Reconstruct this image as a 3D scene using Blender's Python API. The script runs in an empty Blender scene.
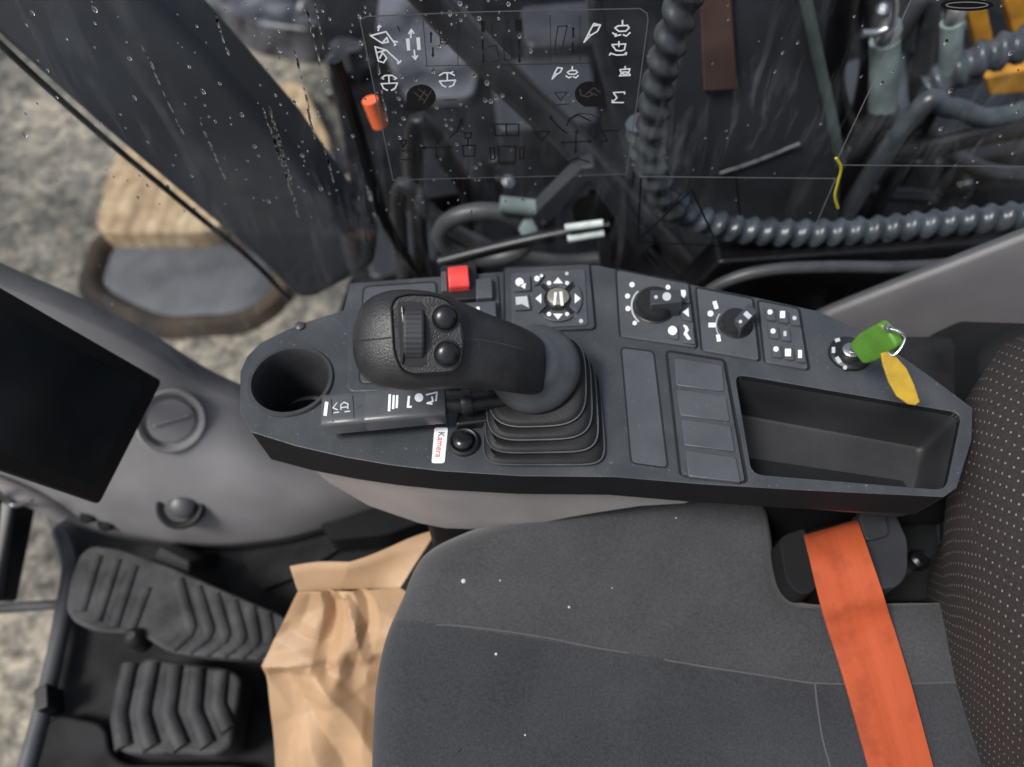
import bpy, bmesh, math, random
from mathutils import Vector as V, noise as NZ
from mathutils.bvhtree import BVHTree
random.seed(7)
S = bpy.context.scene
COL = S.collection
F = 720.0
CAM = V((0, 0, 1.2))
TH = math.radians(56)
FWD = V((0, math.cos(TH), -math.sin(TH)))
UP = V((0, math.sin(TH), math.cos(TH)))
RT = V((1, 0, 0))

# ------------------------------------------------------------------ measuring helpers (pixel -> point on a real surface)
def ray(px, py):
    return FWD + RT * ((px - 512) / F) + UP * ((383.5 - py) / F)
def pd(px, py, t): return CAM + ray(px, py) * t
def pn(px, py, P, N):
    d = ray(px, py)
    return CAM + d * ((P - CAM).dot(N) / d.dot(N))
def pz(px, py, z): return pn(px, py, V((0, 0, z)), V((0, 0, 1)))
def pyy(px, py, y): return pn(px, py, V((0, y, 0)), V((0, 1, 0)))
ZC = 0.62
XK = 0.092
NR = V((-0.07, 0, 1)).normalized()
NF = V((0, 0, 1))
def cf(px, py, h=0): return pz(px, py, ZC + h)
def cr(px, py, h=0): return pn(px, py, V((XK, 0, ZC)) + NR * h, NR)

# ------------------------------------------------------------------ materials
def mat(name, rgb, rough=.5, var=0, vscale=8, bump=0, bscale=300, spec=.5, metal=0, rgb2=None, detail=4, rvar=0, bdist=.001):
    m = bpy.data.materials.new(name); m.use_nodes = True
    nt = m.node_tree; n = nt.nodes; l = nt.links
    b = n['Principled BSDF']
    b.inputs['Base Color'].default_value = (*rgb, 1)
    b.inputs['Roughness'].default_value = rough
    b.inputs['Metallic'].default_value = metal
    b.inputs['Specular IOR Level'].default_value = spec
    tc = n.new('ShaderNodeTexCoord')
    if var or rgb2 or rvar:
        nz = n.new('ShaderNodeTexNoise'); nz.inputs['Scale'].default_value = vscale; nz.inputs['Detail'].default_value = detail
        l.new(tc.outputs['Object'], nz.inputs['Vector'])
        cr_ = n.new('ShaderNodeValToRGB')
        a = rgb2 if rgb2 else tuple(c * (1 - var) for c in rgb)
        c = rgb if rgb2 else tuple(c * (1 + var) for c in rgb)
        cr_.color_ramp.elements[0].position = .36; cr_.color_ramp.elements[1].position = .64
        cr_.color_ramp.elements[0].color = (*a, 1); cr_.color_ramp.elements[1].color = (*c, 1)
        l.new(nz.outputs['Fac'], cr_.inputs['Fac']); l.new(cr_.outputs['Color'], b.inputs['Base Color'])
        if rvar:
            mr = n.new('ShaderNodeMapRange'); mr.inputs[3].default_value = rough - rvar; mr.inputs[4].default_value = rough + rvar
            mr.inputs[1].default_value = .3; mr.inputs[2].default_value = .7
            l.new(nz.outputs['Fac'], mr.inputs[0]); l.new(mr.outputs[0], b.inputs['Roughness'])
    if bump:
        nb = n.new('ShaderNodeTexNoise'); nb.inputs['Scale'].default_value = bscale; nb.inputs['Detail'].default_value = 3
        l.new(tc.outputs['Object'], nb.inputs['Vector'])
        bp = n.new('ShaderNodeBump'); bp.inputs['Strength'].default_value = bump; bp.inputs['Distance'].default_value = bdist
        l.new(nb.outputs['Fac'], bp.inputs['Height']); l.new(bp.outputs['Normal'], b.inputs['Normal'])
    return m

M = {}
M['shell'] = mat('console_plastic', (.043, .049, .055), .36, .14, 14, .35, 900, rvar=.07)
M['panel'] = mat('panel_plastic', (.062, .069, .077), .38, .08, 30, .2, 900)
def dusty(m, amt):
    n, l = m.node_tree.nodes, m.node_tree.links; b = n['Principled BSDF']; tc = n.new('ShaderNodeTexCoord')
    src = b.inputs['Base Color'].links[0].from_socket
    a = n.new('ShaderNodeTexNoise'); a.inputs['Scale'].default_value = 330; a.inputs['Detail'].default_value = 1
    c = n.new('ShaderNodeTexNoise'); c.inputs['Scale'].default_value = 24; c.inputs['Detail'].default_value = 6
    for q in (a, c): l.new(tc.outputs['Object'], q.inputs['Vector'])
    r1 = n.new('ShaderNodeMapRange'); r1.inputs[1].default_value = .70; r1.inputs[2].default_value = .78; l.new(a.outputs['Fac'], r1.inputs[0])
    r2 = n.new('ShaderNodeMapRange'); r2.inputs[1].default_value = .45; r2.inputs[2].default_value = .75; r2.inputs[4].default_value = .22; l.new(c.outputs['Fac'], r2.inputs[0])
    mx = n.new('ShaderNodeMath'); mx.operation = 'MAXIMUM'; l.new(r1.outputs[0], mx.inputs[0]); l.new(r2.outputs[0], mx.inputs[1])
    ml = n.new('ShaderNodeMath'); ml.operation = 'MULTIPLY'; ml.inputs[1].default_value = amt; l.new(mx.outputs[0], ml.inputs[0])
    mi = n.new('ShaderNodeMixRGB'); l.new(ml.outputs[0], mi.inputs[0]); l.new(src, mi.inputs[1]); mi.inputs[2].default_value = (.3, .29, .27, 1)
    l.new(mi.outputs[0], b.inputs['Base Color'])
dusty(M['shell'], .3); dusty(M['panel'], .25)
M['skirt'] = mat('skirt_plastic', (.012, .0128, .014), .75, .1, 20, .3, 800, spec=.15)
M['black'] = mat('black_plastic', (.011, .012, .013), .42, .15, 40, .15, 900)
M['gloss'] = mat('gloss_black', (.012, .013, .014), .22)
M['bezel2'] = mat('housing_plastic', (.032, .034, .04), .45, .15, 30, .3, 700)
M['grip'] = mat('grip_rubber', (.019, .020, .022), .38, .2, 60, .6, 700, rvar=.06, bdist=.001)
M['boot'] = mat('boot_rubber', (.010, .0105, .012), .55, .2, 40, .3, 600, spec=.3)
M['collar'] = mat('collar_plastic', (.062, .069, .076), .33, .15, 40, .25, 900)
M['trim'] = mat('pale_trim', (.27, .25, .24), .5, .1, 12, .3, 900)
M['cowl'] = mat('grey_trim', (.225, .218, .222), .5, .12, 10, .3, 900)
M['floor'] = mat('floor_rubber', (.019, .0195, .021), .7, bump=.4, bscale=200, rgb2=(.005, .0055, .006), vscale=16, spec=.2)
M['pedal'] = mat('pedal_rubber', (.052, .053, .055), .62, bump=.5, bscale=200, spec=.3, rgb2=(.018, .0185, .02), vscale=22, bdist=.002)
M['white'] = mat('white_ink', (.8, .82, .84), .5)
M['offwhite'] = mat('worn_ink', (.45, .48, .5), .5)
M['ink'] = mat('black_ink', (.003, .003, .003), .5)
M['dullink'] = mat('faded_ink', (.012, .012, .012), .6)
M['redink'] = mat('red_ink', (.7, .05, .06), .5)
M['red'] = mat('red_switch', (.72, .055, .05), .4, .08, 60)
M['screen'] = mat('screen_glass', (.017, .02, .022), .2, .2, 14, rvar=.05)
M['bezel'] = mat('bezel_plastic', (.012, .012, .013), .4, .1, 30, .2, 900)
M['green'] = mat('green_plastic', (.085, .215, .03), .4, .12, 50, .1, 300)
M['yellow'] = mat('yellow_leather', (.38, .24, .015), .6, .15, 70, .3, 500)
M['chrome'] = mat('chrome', (.75, .75, .76), .22, metal=1)
M['steel'] = mat('steel', (.5, .5, .5), .35, .2, 30, metal=1)
M['brass'] = mat('bronze_ring', (.35, .33, .27), .35, metal=.6)
M['beam'] = mat('beam_paint', (.045, .049, .057), .5, .25, 4, .1, 60, rvar=.08, spec=.3)
M['plate'] = mat('plate_paint', (.033, .036, .042), .45, .3, 5, .1, 60)
M['edgelight'] = mat('edge_highlight', (.07, .09, .085), .45, .3, 15)
M['deck'] = mat('deck_metal', (.012, .012, .014), .55, rgb2=(.0015, .0015, .002), vscale=9, bump=1, bscale=22, rvar=.1, spec=.12)
M['dark'] = mat('dark_steel', (.005, .005, .006), .35, .4, 15, .3, 60)
M['mid'] = mat('mid_grey_steel', (.035, .035, .04), .3, .45, 9, .3, 40)
M['pale'] = mat('pale_wet_steel', (.13, .133, .15), .35, rgb2=(.012, .012, .015), vscale=7)
M['hose'] = mat('hose_rubber', (.055, .065, .075), .28, .3, 40)
M['hosedark'] = mat('dark_hose', (.03, .033, .037), .3, .3, 40)
M['tube'] = mat('tube_grey', (.06, .062, .066), .4, .3, 20)
M['aqua'] = mat('aqua_metal', (.2, .25, .245), .3, .3, 20)
M['lampwhite'] = mat('bright_zinc', (.7, .75, .72), .3, .2, 40)
M['hazard'] = mat('orange_yellow', (.5, .23, .02), .5, .3, 25)
M['orange'] = mat('orange_plastic', (.9, .16, .05), .45)
M['rust'] = mat('brown_steel', (.085, .05, .042), .6, .3, 12)
M['bottle'] = mat('blue_dark', (.012, .02, .035), .3)
M['sandslab'] = None
M['lint'] = mat('lint', (.5, .5, .5), .8)
M['seal'] = mat('rubber_seal', (.008, .008, .009), .8, .2, 30)
M['zip'] = mat('amber_tie', (.42, .36, .03), .5)

def nodes(m):
    return m.node_tree.nodes, m.node_tree.links

# fabric of the seat: two cloths split by a seam line that runs with the cushion (object space)
def fabric(name, ca, cb, seam=None):
    m = mat(name, ca, .92, spec=.15)
    n, l = nodes(m); b = n['Principled BSDF']
    tc = n.new('ShaderNodeTexCoord')
    n1 = n.new('ShaderNodeTexNoise'); n1.inputs['Scale'].default_value = 420; n1.inputs['Detail'].default_value = 2
    n2 = n.new('ShaderNodeTexNoise'); n2.inputs['Scale'].default_value = 9; n2.inputs['Detail'].default_value = 5
    n3 = n.new('ShaderNodeTexNoise'); n3.inputs['Scale'].default_value = 1500
    for q in (n1, n2, n3): l.new(tc.outputs['Object'], q.inputs['Vector'])
    mix = n.new('ShaderNodeMixRGB'); mix.inputs[1].default_value = (*ca, 1); mix.inputs[2].default_value = (*cb, 1); mix.inputs[0].default_value = 0
    if seam:
        (x0, y0), (x1, y1), (x2, y2) = seam
        sp = n.new('ShaderNodeSeparateXYZ'); l.new(tc.outputs['Object'], sp.inputs[0])
        def line(xa, ya, xb, yb):
            k = (yb - ya) / (xb - xa)
            a = n.new('ShaderNodeMath'); a.operation = 'MULTIPLY_ADD'; a.inputs[1].default_value = k; a.inputs[2].default_value = ya - k * xa
            l.new(sp.outputs['X'], a.inputs[0]); return a
        a = line(x0, y0, x1, y1); c = line(x1, y1, x2, y2)
        mx = n.new('ShaderNodeMath'); mx.operation = 'MAXIMUM'; l.new(a.outputs[0], mx.inputs[0]); l.new(c.outputs[0], mx.inputs[1])
        lt = n.new('ShaderNodeMath'); lt.operation = 'LESS_THAN'; l.new(sp.outputs['Y'], lt.inputs[0]); l.new(mx.outputs[0], lt.inputs[1])
        l.new(lt.outputs[0], mix.inputs[0])
    ad = n.new('ShaderNodeMath'); ad.operation = 'ADD'; l.new(n1.outputs['Fac'], ad.inputs[0]); l.new(n2.outputs['Fac'], ad.inputs[1])
    mr = n.new('ShaderNodeMapRange'); mr.inputs[1].default_value = .6; mr.inputs[2].default_value = 1.4; mr.inputs[3].default_value = .6; mr.inputs[4].default_value = 1.4
    l.new(ad.outputs[0], mr.inputs[0])
    mul = n.new('ShaderNodeMixRGB'); mul.blend_type = 'MULTIPLY'; mul.inputs[0].default_value = 1
    l.new(mix.outputs[0], mul.inputs[1]); l.new(mr.outputs[0], mul.inputs[2]); l.new(mul.outputs[0], b.inputs['Base Color'])
    bp = n.new('ShaderNodeBump'); bp.inputs['Strength'].default_value = .35; bp.inputs['Distance'].default_value = .001
    l.new(n3.outputs['Fac'], bp.inputs['Height']); l.new(bp.outputs['Normal'], b.inputs['Normal'])
    b.inputs['Sheen Weight'].default_value = .25; b.inputs['Sheen Roughness'].default_value = .5
    return m

# ------------------------------------------------------------------ object helpers
def link(name, me, m=None, parent=None, base=None):
    o = bpy.data.objects.new(name, me); COL.objects.link(o)
    if m: me.materials.append(m)
    if parent:
        o.parent = parent
    if base is None:
        base = wbase(parent) if parent else V((0, 0, 0))
        off = base
        o.location = (0, 0, 0)
    else:
        off = base
        o.location = base - (wbase(parent) if parent else V((0, 0, 0)))
    for v in me.vertices: v.co -= off
    return o
def wbase(o):
    p = V((0, 0, 0))
    while o: p += V(o.location); o = o.parent
    return p
def thing(name, label, cat, base=(0, 0, 0), group=None):
    o = bpy.data.objects.new(name, None); COL.objects.link(o); o.location = base
    o.empty_display_size = .02
    return tag(o, label, cat, group)
def tag(o, label, cat, group=None):
    o['label'] = label; o['category'] = cat
    if group: o['group'] = group
    return o
def struct(o): o['kind'] = 'structure'; return o

def mesh(name, verts, faces, m=None, parent=None, smooth=True, base=None, sharp=40, recalc=True):
    me = bpy.data.meshes.new(name); me.from_pydata([tuple(v) for v in verts], [], faces)
    if recalc:
        bm = bmesh.new(); bm.from_mesh(me); bmesh.ops.recalc_face_normals(bm, faces=bm.faces); bm.to_mesh(me); bm.free()
    if smooth:
        me.polygons.foreach_set('use_smooth', [True] * len(me.polygons))
        if sharp: me.set_sharp_from_angle(angle=math.radians(sharp))
    me.update()
    return link(name, me, m, parent, base)

def bev(o, w, seg=3, ang=35):
    if w:
        b = o.modifiers.new('bevel', 'BEVEL'); b.width = w; b.segments = seg; b.limit_method = 'ANGLE'; b.angle_limit = math.radians(ang); b.harden_normals = True; b.use_clamp_overlap = True
    return o
def bake(o):
    dg = bpy.context.evaluated_depsgraph_get(); dg.update()
    me = bpy.data.meshes.new_from_object(o.evaluated_get(dg)); o.modifiers.clear(); o.data = me; return o

def solid(name, pts, d, m, parent=None, bevel=.001, seg=3, base=None):
    """a prism: top outline pts (3-D), extruded by the vector d"""
    n = len(pts); d = V(d)
    vs = [V(p) for p in pts] + [V(p) + d for p in pts]
    fs = [list(range(n)), list(range(2 * n - 1, n - 1, -1))] + [[i, i + n, (i + 1) % n + n, (i + 1) % n] for i in range(n)]
    o = mesh(name, vs, fs, m, parent, True, base, sharp=35)
    return bev(o, bevel, seg)

def rnd(pts, r, n=4):
    out = []; N = len(pts)
    for i in range(N):
        p, a, c = V(pts[i]), V(pts[i - 1]), V(pts[(i + 1) % N])
        da, dc = a - p, c - p
        k = min(r, da.length * .45, dc.length * .45)
        A, C = p + da.normalized() * k, p + dc.normalized() * k
        for j in range(n + 1):
            t = j / n
            out.append(A * (1 - t) ** 2 + p * 2 * t * (1 - t) + C * t * t)
    return out

def loft(name, rings, m, parent=None, cap0=True, cap1=True, base=None, sharp=45, closed=True, smooth=True):
    n = len(rings[0]); vs = [v for r in rings for v in r]; fs = []
    for i in range(len(rings) - 1):
        for j in range(n if closed else n - 1):
            fs.append([i * n + j, i * n + (j + 1) % n, (i + 1) * n + (j + 1) % n, (i + 1) * n + j])
    if cap0: fs.append(list(range(n))[::-1])
    if cap1: fs.append([(len(rings) - 1) * n + j for j in range(n)])
    return mesh(name, vs, fs, m, parent, smooth, base, sharp)

def frame(n):
    n = V(n).normalized(); a = V((1, 0, 0)) if abs(n.x) < .8 else V((0, 1, 0))
    x = (a - n * a.dot(n)).normalized(); return x, n.cross(x), n
def circ(c, n, r, k=32, ry=None, rot=0):
    x, y, _ = frame(n); ry = ry or r
    return [V(c) + x * (r * math.cos(rot + 2 * math.pi * i / k)) + y * (ry * math.sin(rot + 2 * math.pi * i / k)) for i in range(k)]
def lathe(name, c, n, prof, m, parent=None, k=36, base=None, cap0=True, cap1=True, sharp=40):
    n = V(n).normalized()
    return loft(name, [circ(V(c) + n * h, n, r, k) for r, h in prof], m, parent, cap0, cap1, base, sharp)

def spline(P, k=8):
    P = [V(p) for p in P]; Q = [P[0] * 2 - P[1]] + P + [P[-1] * 2 - P[-2]]; out = []
    for i in range(1, len(Q) - 2):
        for j in range(k):
            t = j / k; a, b, c, d = Q[i - 1:i + 3]
            out.append(.5 * ((2 * b) + (c - a) * t + (2 * a - 5 * b + 4 * c - d) * t * t + (3 * b - a - 3 * c + d) * t ** 3))
    out.append(P[-1]); return out
def tube(name, path, r, m, parent=None, k=12, base=None, rf=None, sm=8):
    P = spline(path, sm) if sm else [V(p) for p in path]; rings = []; up = None; L = 0
    for i, p in enumerate(P):
        t = (P[min(i + 1, len(P) - 1)] - P[max(i - 1, 0)]).normalized()
        if up is None:
            up = frame(t)[0]
        up = (up - t * up.dot(t)).normalized(); s = t.cross(up)
        if i: L += (P[i] - P[i - 1]).length
        rr = r if rf is None else None
        rings.append([p + (up * math.cos(a) + s * math.sin(a)) * (rr if rr else rf(L, a)) for a in [2 * math.pi * j / k for j in range(k)]])
    return loft(name, rings, m, parent, True, True, base)

def strokes(name, lines, w, mapper, n, m, parent, eps=2e-5, toward=True):
    """flat printed strokes; lines are pixel polylines, w the stroke width in metres, mapper maps a pixel to the printed surface"""
    vs, fs = [], []; n = V(n).normalized(); k = 0
    for ln in lines:
        P = [mapper(*q) for q in ln]
        for a, b in zip(P[:-1], P[1:]):
            d = (b - a)
            if d.length < 1e-6: continue
            d.normalize(); s = n.cross(d).normalized() * (w / 2); o = n * (eps * (k % 9)); e = d * (w * .3)
            i = len(vs); vs += [a - e - s + o, b + e - s + o, b + e + s + o, a - e + s + o]; fs.append([i, i + 1, i + 2, i + 3]); k += 1
    return mesh(name, vs, fs, m, parent, False, recalc=False)
def patches(name, polys, mapper, m, parent):
    vs, fs = [], []
    for pl in polys:
        i = len(vs); vs += [mapper(*q) for q in pl]; fs.append(list(range(i, i + len(pl))))
    return mesh(name, vs, fs, m, parent, False, recalc=False)
def rc(x, y, w, h, a=0):
    c, s = math.cos(a), math.sin(a)
    return [(x + dx * c - dy * s, y + dx * s + dy * c) for dx, dy in ((-w / 2, -h / 2), (w / 2, -h / 2), (w / 2, h / 2), (-w / 2, h / 2))]
def disc(x, y, r, k=12, ry=None):
    return [(x + r * math.cos(2 * math.pi * i / k), y + (ry or r) * math.sin(2 * math.pi * i / k)) for i in range(k)]
def arc(x, y, r, a0, a1, k=8, ry=None):
    return [(x + r * math.cos(math.radians(a0 + (a1 - a0) * i / k)), y + (ry or r) * math.sin(math.radians(a0 + (a1 - a0) * i / k))) for i in range(k + 1)]
def surf(o):
    """pixel -> point on the object's own surface (where that ray meets it)"""
    dg = bpy.context.evaluated_depsgraph_get(); dg.update(); e = o.evaluated_get(dg).to_mesh(); off = wbase(o)
    T = BVHTree.FromPolygons([v.co + off for v in e.vertices], [tuple(p.vertices) for p in e.polygons])
    def f(px, py, h=.0004):
        d = ray(px, py).normalized(); h_ = T.ray_cast(CAM, d)
        if h_[0] is None:
            q = T.find_nearest(pd(px, py, .7)); p, nn = q[0], q[1]
        else: p, nn = h_[0], h_[1]
        if nn.dot(d) > 0: nn = -nn
        return p + nn * h
    return f
def text(name, s, size, origin, xdir, ydir, m, parent):
    c = bpy.data.curves.new(name, 'FONT'); c.body = s; c.size = size; c.align_x = 'CENTER'; c.align_y = 'CENTER'
    o = bpy.data.objects.new(name + '_tmp', c); COL.objects.link(o)
    dg = bpy.context.evaluated_depsgraph_get(); dg.update(); me = bpy.data.meshes.new_from_object(o.evaluated_get(dg))
    bpy.data.objects.remove(o); bpy.data.curves.remove(c)
    X, Y = V(xdir).normalized(), V(ydir).normalized()
    for v in me.vertices: v.co = V(origin) + X * v.co.x + Y * v.co.y
    me.name = name
    return link(name, me, m, parent)

# ================================================================== CAMERA / LIGHT
cam = bpy.data.cameras.new('camera'); co = bpy.data.objects.new('camera', cam); COL.objects.link(co)
co.location = CAM; co.rotation_euler = (math.pi / 2 - TH, 0, 0)
cam.sensor_width = 36; cam.lens = F / 1024 * 36; cam.clip_start = .02; cam.clip_end = 500
cam.dof.use_dof = True; cam.dof.focus_distance = .62; cam.dof.aperture_fstop = 3.1
S.camera = co
W = bpy.data.worlds.new('World'); S.world = W; W.use_nodes = True
wn, wl = W.node_tree.nodes, W.node_tree.links
sky = wn.new('ShaderNodeTexSky'); sky.sky_type = 'NISHITA'; sky.sun_disc = False
sky.sun_elevation = math.radians(55); sky.sun_rotation = math.radians(-118)
sky.air_density = 1.0; sky.dust_density = 3.0
hs = wn.new('ShaderNodeHueSaturation'); hs.inputs['Saturation'].default_value = .62; wl.new(sky.outputs[0], hs.inputs['Color']); wl.new(hs.outputs[0], wn['Background'].inputs['Color']); wn['Background'].inputs['Strength'].default_value = .065
sun = bpy.data.lights.new('sun', 'SUN'); so = bpy.data.objects.new('sun', sun); COL.objects.link(so)
sun.energy = 1.5; sun.angle = math.radians(18); sun.color = (1, .97, .93)
_r, _e = sky.sun_rotation, sky.sun_elevation; sd = V((math.sin(_r) * math.cos(_e), math.cos(_r) * math.cos(_e), math.sin(_e)))
so.rotation_euler = sd.to_track_quat('Z', 'Y').to_euler(); so.location = (0, 0, 6)
S.view_settings.view_transform = 'Standard'; S.view_settings.look = 'None'; S.view_settings.exposure = 1.15; S.view_settings.gamma = 1

# ================================================================== SETTING: ground outside
ZG = -1.1
gm = mat('ground_concrete', (.25, .24, .22), .85)
n, l = nodes(gm); b = n['Principled BSDF']; tc = n.new('ShaderNodeTexCoord')
def nz(scale, det, rough=.6):
    q = n.new('ShaderNodeTexNoise'); q.inputs['Scale'].default_value = scale; q.inputs['Detail'].default_value = det; q.inputs['Roughness'].default_value = rough
    l.new(tc.outputs['Object'], q.inputs['Vector']); return q
def ramp(src, stops):
    r = n.new('ShaderNodeValToRGB'); e = r.color_ramp.elements
    while len(e) < len(stops): e.new(.5)
    for q, (p, c) in zip(e, stops): q.position = p; q.color = (*c, 1)
    l.new(src, r.inputs['Fac']); return r
a1 = nz(1.3, 6); a2 = nz(16, 8, .8)
r1 = ramp(a1.outputs['Fac'], [(.36, (.09, .085, .075)), (.5, (.205, .19, .163)), (.66, (.40, .36, .29))])
r2 = ramp(a2.outputs['Fac'], [(.38, (.28, .285, .29)), (.5, (.85, .85, .84)), (.62, (1.8, 1.74, 1.62))])
mm = n.new('ShaderNodeMixRGB'); mm.blend_type = 'MULTIPLY'; mm.inputs[0].default_value = 1
l.new(r1.outputs[0], mm.inputs[1]); l.new(r2.outputs[0], mm.inputs[2]); l.new(mm.outputs[0], b.inputs['Base Color'])
bp = n.new('ShaderNodeBump'); bp.inputs['Strength'].default_value = .8; bp.inputs['Distance'].default_value = .03
l.new(a2.outputs['Fac'], bp.inputs['Height']); l.new(bp.outputs['Normal'], b.inputs['Normal'])
g = mesh('ground', [(-60, -60, ZG), (60, -60, ZG), (60, 60, ZG), (-60, 60, ZG)], [[0, 1, 2, 3]], gm, smooth=False); struct(g)

# sandy slab on the ground, with drag lines along it
sm_ = mat('sandy_slab', (.42, .33, .22), .85); n, l = nodes(sm_); b = n['Principled BSDF']; tc = n.new('ShaderNodeTexCoord')
q = nz(9, 5); w = n.new('ShaderNodeTexWave'); w.inputs['Scale'].default_value = 4.5; w.inputs['Distortion'].default_value = 5; w.inputs['Detail'].default_value = 3
w.bands_direction = 'X'; l.new(tc.outputs['Object'], w.inputs['Vector'])
r1 = ramp(q.outputs['Fac'], [(.3, (.2, .14, .08)), (.5, (.40, .29, .17)), (.7, (.52, .41, .27))])
r2 = ramp(w.outputs['Fac'], [(.0, (.62, .6, .58)), (.35, (1, 1, 1)), (1, (1.1, 1.1, 1.1))])
mm = n.new('ShaderNodeMixRGB'); mm.blend_type = 'MULTIPLY'; mm.inputs[0].default_value = .55
l.new(r1.outputs[0], mm.inputs[1]); l.new(r2.outputs[0], mm.inputs[2]); l.new(mm.outputs[0], b.inputs['Base Color'])
pts = [pz(x, y, ZG + .12) for x, y in ((92, 232), (112, 160), (150, 120), (240, 92), (300, 78), (335, 150), (255, 190), (215, 232))]
o = solid('sandy_slab', rnd(pts, .1), (0, 0, -.13), sm_, None, .012, 3, base=pts[0] - V((0, 0, .12)))
tag(o, 'pale sandy slab with drag lines on the ground outside, crossed by the dark beam', 'slab')

# oval basin
c = pz(190, 278, ZG)
bt = thing('oval_basin', 'oval grey basin with dark muddy rim on the ground outside the front glass', 'basin', c)
mud = mat('muddy_rim', (.06, .04, .023), .85, rgb2=(.006, .0055, .005), vscale=3.2, bump=.8, bscale=40)
grey = mat('basin_grey', (.085, .088, .097), .6, .25, 6, .2, 30)
rx, ry, rot = .47, .29, -.22
def oval(rx, ry, z, dx=0, dy=0):
    out = []
    for i in range(48):
        a = 2 * math.pi * i / 48; x = rx * math.cos(a); y = ry * math.sin(a)
        k = 1 + .09 * NZ.noise(V((math.cos(a) * 2, math.sin(a) * 2, 1.5)))
        out.append(V((c.x + dx + k * (x * math.cos(rot) - y * math.sin(rot)), c.y + dy + k * (x * math.sin(rot) + y * math.cos(rot)), ZG + z)))
    return out
loft('rim', [oval(rx + .03, ry + .03, 0), oval(rx + .005, ry + .005, .05), oval(rx - .025, ry - .025, .06), oval(rx - .06, ry - .055, .045), oval(rx - .085, ry - .075, .0)], mud, bt, False, False)
loft('plate', [oval(rx - .075, ry - .065, .01), oval(rx - .10, ry - .09, .025), oval(rx - .25, ry - .2, .028)], grey, bt, True, True)

# ================================================================== CAB FLOOR
_e = [pz(x, y, 0) for x, y in ((8, 850), (20, 790), (36, 735), (52, 670), (62, 620), (70, 570), (66, 548), (50, 528))]
fl = [(1.3, -.2), (1.3, .63), (-.6, .63), (-.8, .52)] + [(p.x, p.y) for p in _e[::-1]]
o = solid('cab_floor', [V((x, y, 0)) for x, y in fl], (0, 0, -.06), M['floor'], None, .006); struct(o)

# ---- grey cowl at the right front corner
top = [(-90, 248), (-40, 268), (0, 286), (60, 311), (110, 334), (150, 355), (200, 385), (240, 403), (290, 425), (360, 455)]
bot = [(-110, 470, .2), (-60, 478, .17), (-10, 492, .13), (30, 505, .11), (75, 525, .08), (130, 541, .05), (200, 550, .03), (265, 546, .03), (320, 533, .03), (430, 495, .03)]
ts = spline([pyy(x, y, .6) for x, y in top], 6); bs = spline([pz(x, y, z) for x, y, z in bot], 6)
rows = []
for k in range(15):
    s = k / 14; r = []
    for a, b_ in zip(ts, bs):
        p = a.lerp(b_, s); bul = math.sin(math.pi * s)
        p += V((.02, -.035, .045)) * bul
        r.append(p)
    rows.append(r)
rows = [[p + V((0, .035, -.006)) for p in rows[0]], [p + V((0, .008, .001)) for p in rows[0]]] + rows
ct = thing('front_cowl', 'grey moulded trim below the front right glass behind the dark monitor', 'trim panel', V((-.5, .55, .03)))
cow = loft('panel', rows, M['cowl'], ct, False, False, closed=False, sharp=60)
md = cow.modifiers.new('solid', 'SOLIDIFY'); md.thickness = .012; md.offset = -1
cs = surf(cow)
# round vent with swivelling disc
vc = cs(171, 421, 0); vn = (cs(168, 421, 0) - vc).cross(cs(171, 414, 0) - vc).normalized()
if vn.dot(CAM - vc) < 0: vn = -vn
vt = lathe('round_vent', vc, vn, [(.048, -.012), (.048, .0035), (.045, .006), (.040, .004), (.037, -.004), (.034, -.004), (.031, .0025), (.012, .004)], M['cowl'], ct, 40)
x, y, _ = frame(vn)
solid('vent_blade', [vc + vn * .0075 + x * a + y * b_ for a, b_ in ((-.024, -.004), (.024, .004), (.024, .008), (-.024, .0))], vn * -.006, M['cowl'], vt, .001)
kc = cs(181, 506, 0); kn = V((.15, -.45, .87)).normalized()
kb = lathe('trim_knob', kc, kn, [(.036, -.01), (.036, .004), (.032, .007), (.026, .004), (.024, .002)], M['black'], ct, 32)
lathe('knob_cap', kc + V((.003, .002, 0)), kn, [(.020, .0), (.020, .012), (.014, .017), (.006, .019)], M['tube'], kb, 28)
# pale clip at the lower left of the cowl
cl = cs(18, 482, .012)
tube('cable_clip', [cs(-25, 470, .008), cs(0, 476, .014), cs(25, 486, .014), cs(50, 500, .01), cs(66, 512, .006)], .014, M['trim'], ct, 12)
tube('bracket_wire', [cs(5, 470, .03), cs(25, 486, .034), cs(45, 485, .03)], .004, M['steel'], ct, 8)
for px, py in ((88, 516), (106, 524)):
    lathe('clip_pad', cs(px, py, 0), V((0, -.5, .86)), [(.012, -.006), (.012, .003), (.008, .006)], M['skirt'], ct, 16)

# ---- side panel at the right
sp_ = thing('side_panel', 'pale grey moulded side trim rising behind the ignition key, under the side glass', 'trim panel', V((.6, .58, .3)))
tp = [(800, 325), (830, 311), (880, 291), (950, 264), (1024, 235), (1120, 196), (1200, 165)]
tpp = [pyy(x, y, .6) for x, y in tp]
A = tpp
rows = []
for k in range(10):
    s = k / 9
    rows.append([p + V((0, -.006 - .10 * s, -.006 - .20 * s)) for p in A])
rows = [[p + V((0, .02, -.02)) for p in A], [p + V((0, .012, -.003)) for p in A], [p + V((0, .006, .0005)) for p in A], [p + V((0, 0, 0)) for p in A]] + rows
o = loft('panel', rows, mat('side_trim', (.085, .083, .088), .45, .1, 12, .3, 900), sp_, False, False, closed=False, sharp=70)
md = o.modifiers.new('solid', 'SOLIDIFY'); md.thickness = .008; md.offset = -1
ss = surf(o)
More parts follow.
